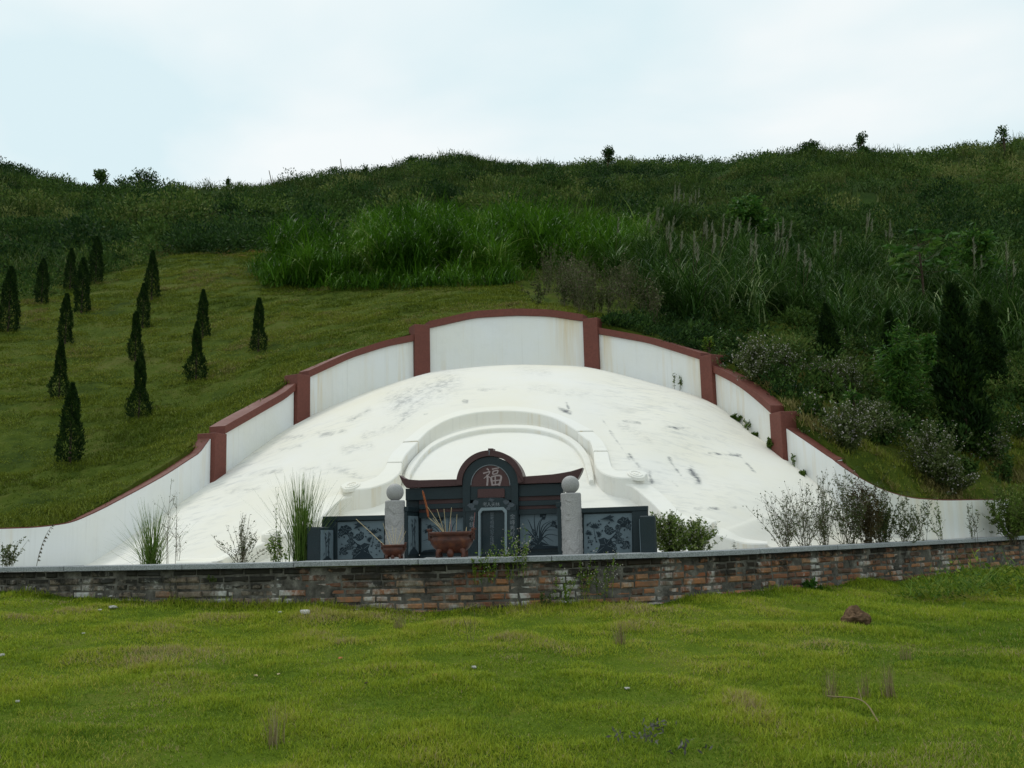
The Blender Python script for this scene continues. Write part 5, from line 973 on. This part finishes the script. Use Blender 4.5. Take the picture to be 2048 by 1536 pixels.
# big leaved sapling: palmate leaves
c = gp(1850, 640); h = U(1850, 470, c[1])[2]-c[2]; o = empty('papaya_tree', tuple(c)); tag(o, 'sapling with large hand-shaped leaves standing among the reeds on the right', 'tree'); a = Acc(); b = Acc(); tube(a, [(0, 0, -.1), (.03, 0, h*.5), (0, 0, h*.9)], [.035, .028, .018], 7)
for k in range(34):
    az = random.uniform(0, 6.28); z = h*random.uniform(.5, .95); l = random.uniform(.25, .8); q = np.array([math.cos(az)*l, math.sin(az)*l, z+random.uniform(-.05, .22)]); tube(a, [(0, 0, z*.95), q], [.006, .004], 3)
    m = 7; an = np.linspace(-1.9, 1.9, m)+az; d = np.stack([np.cos(an), np.sin(an), np.full(m, -.25)], 1)+RNG.normal(0, .08, (m, 3)); leaves(b, np.tile(q, (m, 1)), d, .27*RNG.uniform(.8, 1.1, m), .42, np.full(m, random.random()))
a.build('trunk', M['trunk'], o); b.build('crown', M['broad'], o)
# ------ skyline trees
def skytree(px, pyb, hpx, wpx, label, n=420, sparse=False):
    pts = [(d, PJ(np.array([(px-1024)/F*d, d, ground((px-1024)/F*d, d)]))[1]) for d in np.arange(45, 100, 1.0)]; d = min(pts, key=lambda q: q[1])[0]-2.0
    x = (px-1024)/F*d*1.0; z = float(ground(x, d)); ppx, ppy = PJ(np.array([x, d, z])); x += (px-ppx)/F*d; z = float(ground(x, d)); c = np.array([x, d, z-.1]); h = U(px, pyb-hpx, d)[2]-z; h = max(h, .8); w_ = wpx/F*d/2
    o = empty('hilltop_tree', tuple(c)); tag(o, label, 'tree', 'trees on the skyline'); a = Acc(); tube(a, [(0, 0, -.1), (.03*h, 0, h*.5), (0, 0, h*.9)], [.05*h**.5, .035*h**.5, .012], 6)
    b = Acc(); K = 12 if not sparse else 5
    for k in range(K):
        cz = h*random.uniform(.28 if not sparse else .55, .9); cx_ = random.uniform(-.75, .75)*w_*(1.15-cz/h*.8); cy_ = random.uniform(-.5, .5)*w_; tube(a, [(0, 0, cz*.6), (cx_, cy_, cz)], [.02*h**.5, .01], 4)
        m = n//K; q = rdir(m, .1)*RNG.random((m, 1))**.4*np.array([w_*.55, w_*.5, h*.17])+[cx_, cy_, cz]; leaves(b, q, rdir(m, .4), .17*RNG.uniform(.6, 1.4, m), .5, RNG.random(m)*.6)
    a.build('trunk', M['trunk'], o); b.build('crown', M['bush'], o); return o
for px, py, hp, wp, lab, n_, sp_ in [(198, 380, 44, 46, 'small dark tree at the left dip of the skyline', 1100, False), (243, 385, 32, 40, 'low dark tree between two taller ones in the left dip', 300, False), (290, 385, 52, 70, 'tallest dark tree in the left dip of the skyline', 1500, False), (335, 380, 14, 24, 'tiny round tree right of the tallest one in the left dip', 200, False), (363, 378, 14, 20, 'last small tree of the left dip', 200, False), (456, 368, 16, 16, 'single round bush on the left skyline', 200, False), (733, 352, 26, 26, 'sparse dark sapling left of the pair on the middle skyline', 240, True), (766, 350, 20, 20, 'sparse sapling right of the pair on the middle skyline', 180, True), (825, 333, 14, 22, 'bush at the left foot of the knoll', 200, False), (1216, 328, 35, 36, 'dark paired tree on the skyline right of the knoll', 1000, False), (1725, 302, 38, 32, 'round-headed tree standing out on the right skyline', 1300, False), (1620, 320, 38, 60, 'dark bush breaking the right skyline', 1400, False), (2012, 285, 34, 40, 'open-crowned tree at the right end of the skyline', 300, True)]:
    skytree(px, py, hp, wp, lab, n_, sp_)
# ------ plants on and behind the brick wall
def wp_(px, py=None, d=None, dz=0.0):
    d = d or float(brick_y(U(px, 1100, 9.3)[0]))+0.35; c = U(px, py or 1120, d); return np.array([c[0], c[1], FLOOR-.01+dz]) if py is None else c
def gclump(px, d, h, n, w_, label, tilt=.55, bend=.6, mat='gclump', t0=.55):
    c = wp_(px, None, d); a = Acc(); B = RNG.normal(0, .035, (n, 3))*[1, 1, 0]
    blades(a, B, h*RNG.uniform(.45, 1.08, n), w_, RNG.uniform(0, 6.28, n), np.abs(RNG.normal(0, tilt*.6, n)), RNG.uniform(-.05, bend, n), 5, np.clip(RNG.normal(t0, .25, n), 0, 1)); o = a.build('grass_clump', M[mat]); o.location = tuple(c); tag(o, label, 'grass', None); return o
gclump(303, 10.0, .66, 240, .0075, 'loose clump of pale green arching grass behind the wall, left part of the mound', .95, .55)
gclump(602, 9.75, .88, 330, .0085, 'dense upright clump of green reed grass left of the gravestone', .42, .45, 'gclump', .42)
c = wp_(338, None, 9.9); plant('dried_flower_stalk', c, 'tall bare flower stalk rising out of the pale grass clump on the left', 'weed', None, ('dry', 'drygreen', 'plume'), h=.86, n=3, spread=.09, lf=0, kids=12, fl=5, tiny=.02, rad=.0032)
c = wp_(350, None, 9.85); plant('dried_flower_stalk', c, 'shorter leaning bare stalk right of the pale grass clump', 'weed', None, ('dry', 'drygreen', 'plume'), h=.5, n=2, spread=.12, lf=1, kids=8, fl=2, tiny=.02, rad=.003)
c = wp_(482, None, 9.75); plant('dead_weed', c, 'grey twiggy dead weed behind the wall, left of the reed clump', 'weed', None, ('dry', 'drygreen', 'plume'), h=.50, n=26, spread=.5, lf=2, lt=.3, kids=8, fl=1, tiny=.022, rad=.0028)
c = wp_(484, None, 9.85); plant('dead_weed', c, 'single straight bare stem standing in the twiggy dead weed', 'weed', None, ('dry', 'drygreen', 'plume'), h=.72, n=1, spread=.02, lf=0, kids=5, fl=2, tiny=.018, rad=.003)
c = wp_(548, None, 9.65); plant('thin_weed', c, 'thin pale stem with sparse leaves at the left side of the reed clump', 'weed', None, ('drygreen', 'weed', 'flower'), h=.86, n=2, spread=.05, lf=2, kids=6, fl=1, tiny=.025, rad=.0025)
c = wp_(558, None, 9.6); plant('thin_weed', c, 'low leafy weeds at the foot of the reed clump', 'weed', None, ('drygreen', 'weed', 'flower'), h=.34, n=14, spread=.3, lf=4, kids=6, fl=1, tiny=.028, rad=.0025)
c = wp_(14, None, 10.3); plant('thin_weed', c, 'dull twiggy weed at the left edge above the wall', 'weed', None, ('dry', 'drygreen', 'plume'), h=.36, n=12, spread=.35, lf=4, kids=7, fl=1, tiny=.028, rad=.003)
a = Acc(); S = spline([(0, 0, -.02), (.03, 0, .16), (.08, 0, .32), (.15, 0, .45)], 14); tube(a, S, np.linspace(.004, .0015, 14), 4, .4); m = 60; tt = RNG.integers(3, 14, m); leaves(a, S[tt], unit(np.stack([RNG.normal(.4, .3, m), RNG.normal(0, .3, m), -np.ones(m)*.7], 1)), .035, .3, .4); o = a.build('drooping_stalk', M['dry']); o.location = tuple(wp_(72, None, 10.15)); tag(o, 'dark drooping seed stalk leaning right, near the left end of the wall', 'weed')
# bush right of the gravestone
for px, d_, h, n_, lab in ((1345, 9.85, .36, 60, 'dense green weed bush with tiny pale flowers, right beside the gravestone end block'), (1398, 9.9, .24, 34, 'lower right half of the weedy bush beside the gravestone')):
    plant('green_bush', wp_(px, None, d_), lab, 'bush', None, ('drygreen', 'weedbush', 'flower'), h=h, n=n_, spread=.42, lf=9, lt=.5, kids=8, fl=1, tiny=.026, rad=.0025) if False else None
M['weedbush'] = foliage('mid_green_leaves', [(0.0, (0.04, 0.08, 0.012)), (0.5, (0.10, 0.16, 0.025)), (1.0, (0.24, 0.28, 0.10))], 0.25, 0.6)
for px, d_, h, n_, lab in ((1345, 9.85, .44, 110, 'dense green weed bush with tiny pale flowers, right beside the gravestone end block'), (1392, 9.95, .36, 70, 'lower yellowish bush leaning right against the dense weed bush')):
    plant('green_bush', wp_(px, None, d_), lab, 'bush', None, ('drygreen', 'weedbush', 'flower'), h=h, n=n_, spread=.42, lf=8, lt=.6, kids=8, fl=1, tiny=.026, rad=.0025)
plant('thin_weed', wp_(1466, None, 9.9), 'little lone sprig on the coping right of the weedy bush', 'weed', None, ('dry', 'drygreen', 'flower'), h=.15, n=2, spread=.1, lf=2, kids=4, fl=1, tiny=.018, rad=.002)
# dry brush cluster on the right
for i, (px, dd, h, n_, lf_, mats, lab) in enumerate([(1570, .5, .50, 22, 1, ('dry', 'drygreen', 'flower'), 'leftmost bare twiggy shrub behind the right part of the wall'), (1610, .45, .60, 20, 1, ('dry', 'drygreen', 'flower'), 'second bare twiggy shrub, spreading like a fan'), (1650, .5, .66, 22, 2, ('dry', 'drygreen', 'flower'), 'taller twiggy shrub with a few tufted tips, third from the left in the brush'), (1700, .5, .72, 30, 5, ('dry', 'drygreen', 'flower'), 'tallest leafy brown shrub in the middle of the brush'), (1735, .45, .6, 40, 8, ('dry', 'drybrown', 'flower'), 'dense rusty brown shrub in the brush'), (1765, .5, .55, 34, 8, ('dry', 'drygreen', 'flower'), 'dense dull green shrub at the right of the rusty one'), (1805, .4, .55, 14, 5, ('dry', 'drygreen', 'flower'), 'thin dark upright weed in front of the white wall end, first of the row'), (1845, .4, .5, 8, 4, ('dry', 'drygreen', 'flower'), 'thin climbing weed on the white wall end, second of the row'), (1885, .3, .46, 5, 4, ('dry', 'weedbush', 'flower'), 'thin climbing weed on the white wall end, third of the row'), (1945, .3, .45, 6, 2, ('dry', 'drygreen', 'flower'), 'sparse bare twigs hanging before the white wall end'), (2025, .35, .62, 44, 8, ('dry', 'weedbush', 'flower'), 'dark leafy bush at the right edge covering the wall end')]):
    if 'drybrown' not in M: M['drybrown'] = foliage('rusty_brown_leaves', [(0.0, (0.03, 0.022, 0.008)), (0.6, (0.075, 0.055, 0.02)), (1.0, (0.10, 0.10, 0.03))], 0.15, 0.8)
    d_ = float(brick_y(U(px, 1090, 10)[0]))+.0; x_ = U(px, 1090, d_)[0]; d_ = float(brick_y(x_))+dd; c = U(px, 1090, d_); c[2] = FLOOR-.02
    plant('dry_shrub', c, lab, 'shrub', 'shrubs behind the right end of the brick wall', mats, h=h*1.25, n=int(n_*1.15), spread=.4, lf=lf_+1, lt=.4, kids=10, fl=1 if i < 4 else 0, tiny=.024 if i != 10 else .035, rad=.003)
# weeds in the seam between mound and wall
for px, py, h, lf_, lab in [(1357, 776, .30, 3, 'thin tall sprig at the foot of the white panel, between the fourth and fifth posts'), (1474, 833, .11, 9, 'leafy tuft in the seam right of the fifth post'), (1499, 851, .22, 2, 'thin dry sprig in the seam, beside the leafy tuft'), (1510, 860, .04, 8, 'tiny tuft in the seam in the middle of the panel'), (1546, 902, .16, 9, 'leafy weed in the seam at the left foot of the sixth post'), (1590, 930, .24, 4, 'weed with a thin stalk in the seam right of the sixth post'), (1612, 952, .07, 9, 'small tuft lowest in the seam')]:
    rp_, rn_ = ring_at(px); c = np.array([rp_[0]-rn_[0]*.03, rp_[1]-rn_[1]*.03, rp_[2]]); plant('seam_weed', c, lab, 'weed', 'weeds in the seam of the mound', ('dry', 'weedbush', 'flower'), h=h, n=3 if lf_ < 5 else 9, spread=.15 if lf_ < 5 else .5, lf=lf_+2, lt=.3, kids=7, fl=0, tiny=.034, rad=.004)
# weeds growing out of the brick wall face and at its foot
def facew(px, py, h, n_, lf_, fl_, lab, mats=('weed', 'weed', 'flower'), out_=-.04, sp=.3, tiny=.022):
    x_ = U(px, py, 9)[0]
    for _ in range(4): d_ = float(brick_y(x_)); x_ = U(px, py, d_)[0]
    c = U(px, py, d_+out_); plant('wall_weed', c, lab, 'weed', 'weeds on the face and foot of the brick wall', mats, h=h, n=n_, spread=sp, lf=lf_, lt=.5, kids=6, fl=fl_, tiny=tiny, rad=.002)
facew(958, 1165, .30, 4, 5, 0, 'leafy green weed hanging on the bricks, left end of the flowering patch'); facew(985, 1160, .32, 6, 5, 2, 'flowering weed rooted under the coping below the stele, pinkish heads'); facew(1020, 1155, .40, 7, 6, 2, 'taller flowering weed under the coping, middle of the patch'); facew(1040, 1150, .44, 6, 4, 4, 'tallest flowering weed leaning right with creamy heads', sp=.22)
facew(1128, 1225, .40, 6, 6, 1, 'green upright weed at the wall foot under the right pillar', out_=-.12); facew(1165, 1190, .42, 6, 4, 2, 'yellowish flowering weed on the bricks, under the right wing panel'); facew(1190, 1205, .50, 5, 3, 3, 'tall thin weed with pale heads, right of the yellowish one'); facew(1215, 1190, .40, 4, 3, 3, 'thin flowering weed on the bricks, right end of the patch')
facew(1620, 1185, .16, 8, 10, 0, 'dark broad-leaved weed at the wall foot on the right', ('drygreen', 'broad', 'flower'), -.08, .7, .05); facew(345, 1195, .28, 2, 1, 0, 'thin dry stalk at the wall foot on the left', ('dry', 'drygreen', 'plume'), -.05, .06); facew(1085, 1215, .16, 5, 5, 0, 'small dark weed at the wall foot in the middle', ('drygreen', 'drygreen', 'flower'), -.08, .5); facew(430, 1160, .1, 5, 5, 0, 'small tuft on the left bricks', ('drygreen', 'drygreen', 'flower'), -.02, .6)
# tufts hanging over wall foot at left
# ------ things on the lawn
def dtuft(px, py, h, n_, lab, spread=.25):
    c = lp(px, py); a = Acc(); blades(a, RNG.normal(0, .02, (n_, 3))*[1, 1, 0], h*RNG.uniform(.4, 1.1, n_), .0028, RNG.uniform(0, 6.28, n_), np.abs(RNG.normal(0, spread, n_)), RNG.uniform(0, .4, n_), 3, np.clip(RNG.normal(.6, .25, n_), 0, 1)); o = a.build('dry_tuft', M['straw']); o.location = tuple(c-np.array([0, 0, .01])); tag(o, lab, 'grass', 'dry grass tufts on the lawn')
M['straw'] = foliage('dry_straw', [(0.0, (0.10, 0.075, 0.04)), (0.6, (0.22, 0.17, 0.09)), (1.0, (0.34, 0.29, 0.17))], 0.2, 0.8)
for px, py, h, n_, lab in [(797, 1258, .16, 60, 'tall wispy dry tuft near the brick wall, left of centre'), (1240, 1288, .17, 70, 'dense upright dry tuft right of centre, below the wall'), (548, 1490, .26, 60, 'pale dry tuft near the bottom edge, left of centre'), (1663, 1400, .22, 60, 'dry tuft at the left end of the fallen stalk'), (1725, 1395, .18, 40, 'sparse dry tuft in the middle beside the fallen stalk'), (1778, 1395, .24, 60, 'dry tuft at the right, tallest of the three near the fallen stalk'), (1812, 1320, .14, 40, 'small dry tuft below the earth heap'), (1235, 1240, .12, 8, 'few bleached stalks above the dense dry tuft')]:
    dtuft(px, py, h, n_, lab)
c = lp(945, 1288); plant('dead_sprig', c, 'bare dark sprig standing in the lawn below the wall', 'weed', None, ('dry', 'drygreen', 'plume'), h=.36, n=3, spread=.12, lf=0, kids=4, fl=0, tiny=.02, rad=.0022)
a = Acc(); A = lp(1655, 1403)+[0, 0, .03]; B = lp(1725, 1420)+[0, 0, .05]; C_ = lp(1758, 1452)+[0, 0, .02]; tube(a, spline([A, B, C_], 20), .004, 4, .7); tube(a, [B, B+[.02, .1, .05]], [.003, .002], 3, .7); tag(a.build('fallen_stalk', M['straw']), 'long bleached fallen stalk lying on the lawn at lower right', 'stalk')
a = Acc(); A = lp(933, 1224)+[0, 0, .03]; B = lp(965, 1216)+[0, 0, .05]; tube(a, [A, B], [.005, .004], 5, .9); tag(a.build('fallen_stick', M['straw']), 'short pale stick lying at the foot of the wall', 'stick')
def stone(px, py, wpx, mat, lab, flat=.6, name='rubble_stone', cat='stone', grp='bits of rubble on the lawn'):
    c = lp(px, py); r = wpx*.85/F*c[1]/2; bm = bmesh.new(); bmesh.ops.create_icosphere(bm, subdivisions=1, radius=r); sd_ = random.random()*9
    for v in bm.verts:
        k = 1+.3*random.uniform(-1, 1); v.co.x *= k; v.co.y *= k*.8; v.co.z = max(min(v.co.z, r*.55), -r*.6)*flat*k
    me = bpy.data.meshes.new(name); bm.to_mesh(me); bm.free(); me.materials.append(M[mat]); o = bpy.data.objects.new(name, me); o.location = tuple(c+np.array([0, 0, r*flat*.3+.008])); link(o); tag(o, lab, cat, grp); return o
for px, py, w_, mt, lab in [(226, 1217, 22, 'rock', 'long white rubble piece near the wall at the left'), (200, 1222, 12, 'rock', 'small white chip left of the long rubble piece'), (609, 1228, 26, 'rock', 'white rubble lump at the wall foot, left of centre'), (560, 1228, 14, 'rock', 'grey white crumb left of the wall foot lump'), (168, 1269, 11, 'rock', 'small white stone below the long rubble piece'), (948, 1338, 15, 'rock', 'white angular stone in the middle of the lawn'), (512, 1354, 10, 'straw_chip', 'cream chip, left one of two close together'), (557, 1351, 8, 'straw_chip', 'cream chip, right one of two close together'), (681, 1319, 10, 'chip', 'orange brick chip on the lawn'), (872, 1353, 11, 'chip', 'reddish brick chip left of the white angular stone'), (733, 1369, 8, 'dkchip', 'dark clod left of the reddish chip'), (994, 1277, 9, 'dkchip', 'dark clod with pale top below the wall'), (1254, 1380, 14, 'rock', 'flat white paper-thin chip right of centre'), (35, 1406, 11, 'rock', 'small pale stone at the left edge'), (5, 1313, 14, 'rock', 'white stone cut by the left edge'), (715, 1222, 10, 'rock', 'whitish crumb at the wall foot, centre left')]:
    if mt not in M: M[mt] = m_stone(mt.replace('dkchip', 'dark_clod').replace('straw_chip', 'cream_chip'), (0.07, 0.05, 0.04) if mt == 'dkchip' else (0.6, 0.47, 0.3), .2, 30, .9, .3, .1)
    stone(px, py, w_, mt, lab, .45 if 'flat' in lab or 'long' in lab else .65)
# earth heap
c = lp(1715, 1248); bm = bmesh.new(); bmesh.ops.create_icosphere(bm, subdivisions=4, radius=1)
for v in bm.verts:
    n_ = float(fbm(v.co.x*1.7+5, v.co.y*1.7+v.co.z*2, 201, 4)); v.co *= 1+.38*n_+random.uniform(-.05, .05); v.co.x *= .12; v.co.y *= .10; v.co.z *= .11
me = bpy.data.meshes.new('earth_heap'); bm.to_mesh(me); bm.free(); me.materials.append(M['earth']); o = bpy.data.objects.new('earth_heap', me); o.location = tuple(c+np.array([0, .05, .02])); link(o); tag(o, 'crumbly red brown earth heap in the grass at the right', 'earth heap')
# pile of pulled green weeds
a = Acc()
for px, py, w__, hh, m in ((1980, 1178, .55, .16, 420), (1900, 1195, .45, .12, 260), (1860, 1200, .2, .06, 90)):
    c = lp(px, py); q = RNG.normal(0, 1, (m, 3))*[w__*.55, .22, .3*hh]+c+[0, 0, .05]; q[:, 2] = c[2]+.02+np.abs(RNG.normal(0, hh*.8, m))*np.exp(-((q[:, 0]-c[0])/w__)**2); az = RNG.uniform(0, 6.28, m)
    blades(a, q, RNG.uniform(.12, .34, m), RNG.uniform(.004, .012, m), az, RNG.uniform(.7, 1.5, m), RNG.uniform(-.3, .9, m), 4, np.clip(RNG.normal(.4, .25, m), 0, 1)); leaves(a, q, rdir(m, .2), RNG.uniform(.03, .08, m), .4, None)
tag(a.build('weed_pile', M['weed']), 'heap of pulled green weeds lying on the lawn at the right', 'weed pile')
# charred leaves bottom
for px, py, n_, lab in ((1315, 1470, 26, 'withered grey leaf rosette near the bottom, right of centre'), (1292, 1492, 30, 'withered grey leaf patch below the rosette'), (1240, 1490, 16, 'sparse grey leaves left of the rosette'), (1375, 1515, 20, 'grey leaves at the bottom edge')):
    c = lp(px, py); a = Acc(); leaves(a, RNG.normal(0, .035, (n_, 3))*[1, 1, .25]+[0, 0, .045], rdir(n_, .3), .032, .4, None); o = a.build('withered_leaves', M['purple']); o.location = tuple(c); tag(o, lab, 'leaves', 'withered leaves on the lawn')
# far mast on the skyline
for px, pyt, lab in ((681, 318, 'thin bare pole on the middle skyline'), (538, 341, 'short stump on the left skyline')):
    pts = [(d, PJ(np.array([(px-1024)/F*d, d, ground((px-1024)/F*d, d)]))[1]) for d in np.arange(45, 100, 1.0)]; d = min(pts, key=lambda q: q[1])[0]-1; x = (px-1024)/F*d; z = float(ground(x, d)); t = U(px, pyt, d)
    a = Acc(); tube(a, [(0, 0, -.3), (t[0]-x, 0, t[2]-z)], [.05, .03], 6); o = a.build('bare_pole', M['dry']); o.location = (x, d, z); tag(o, lab, 'pole')
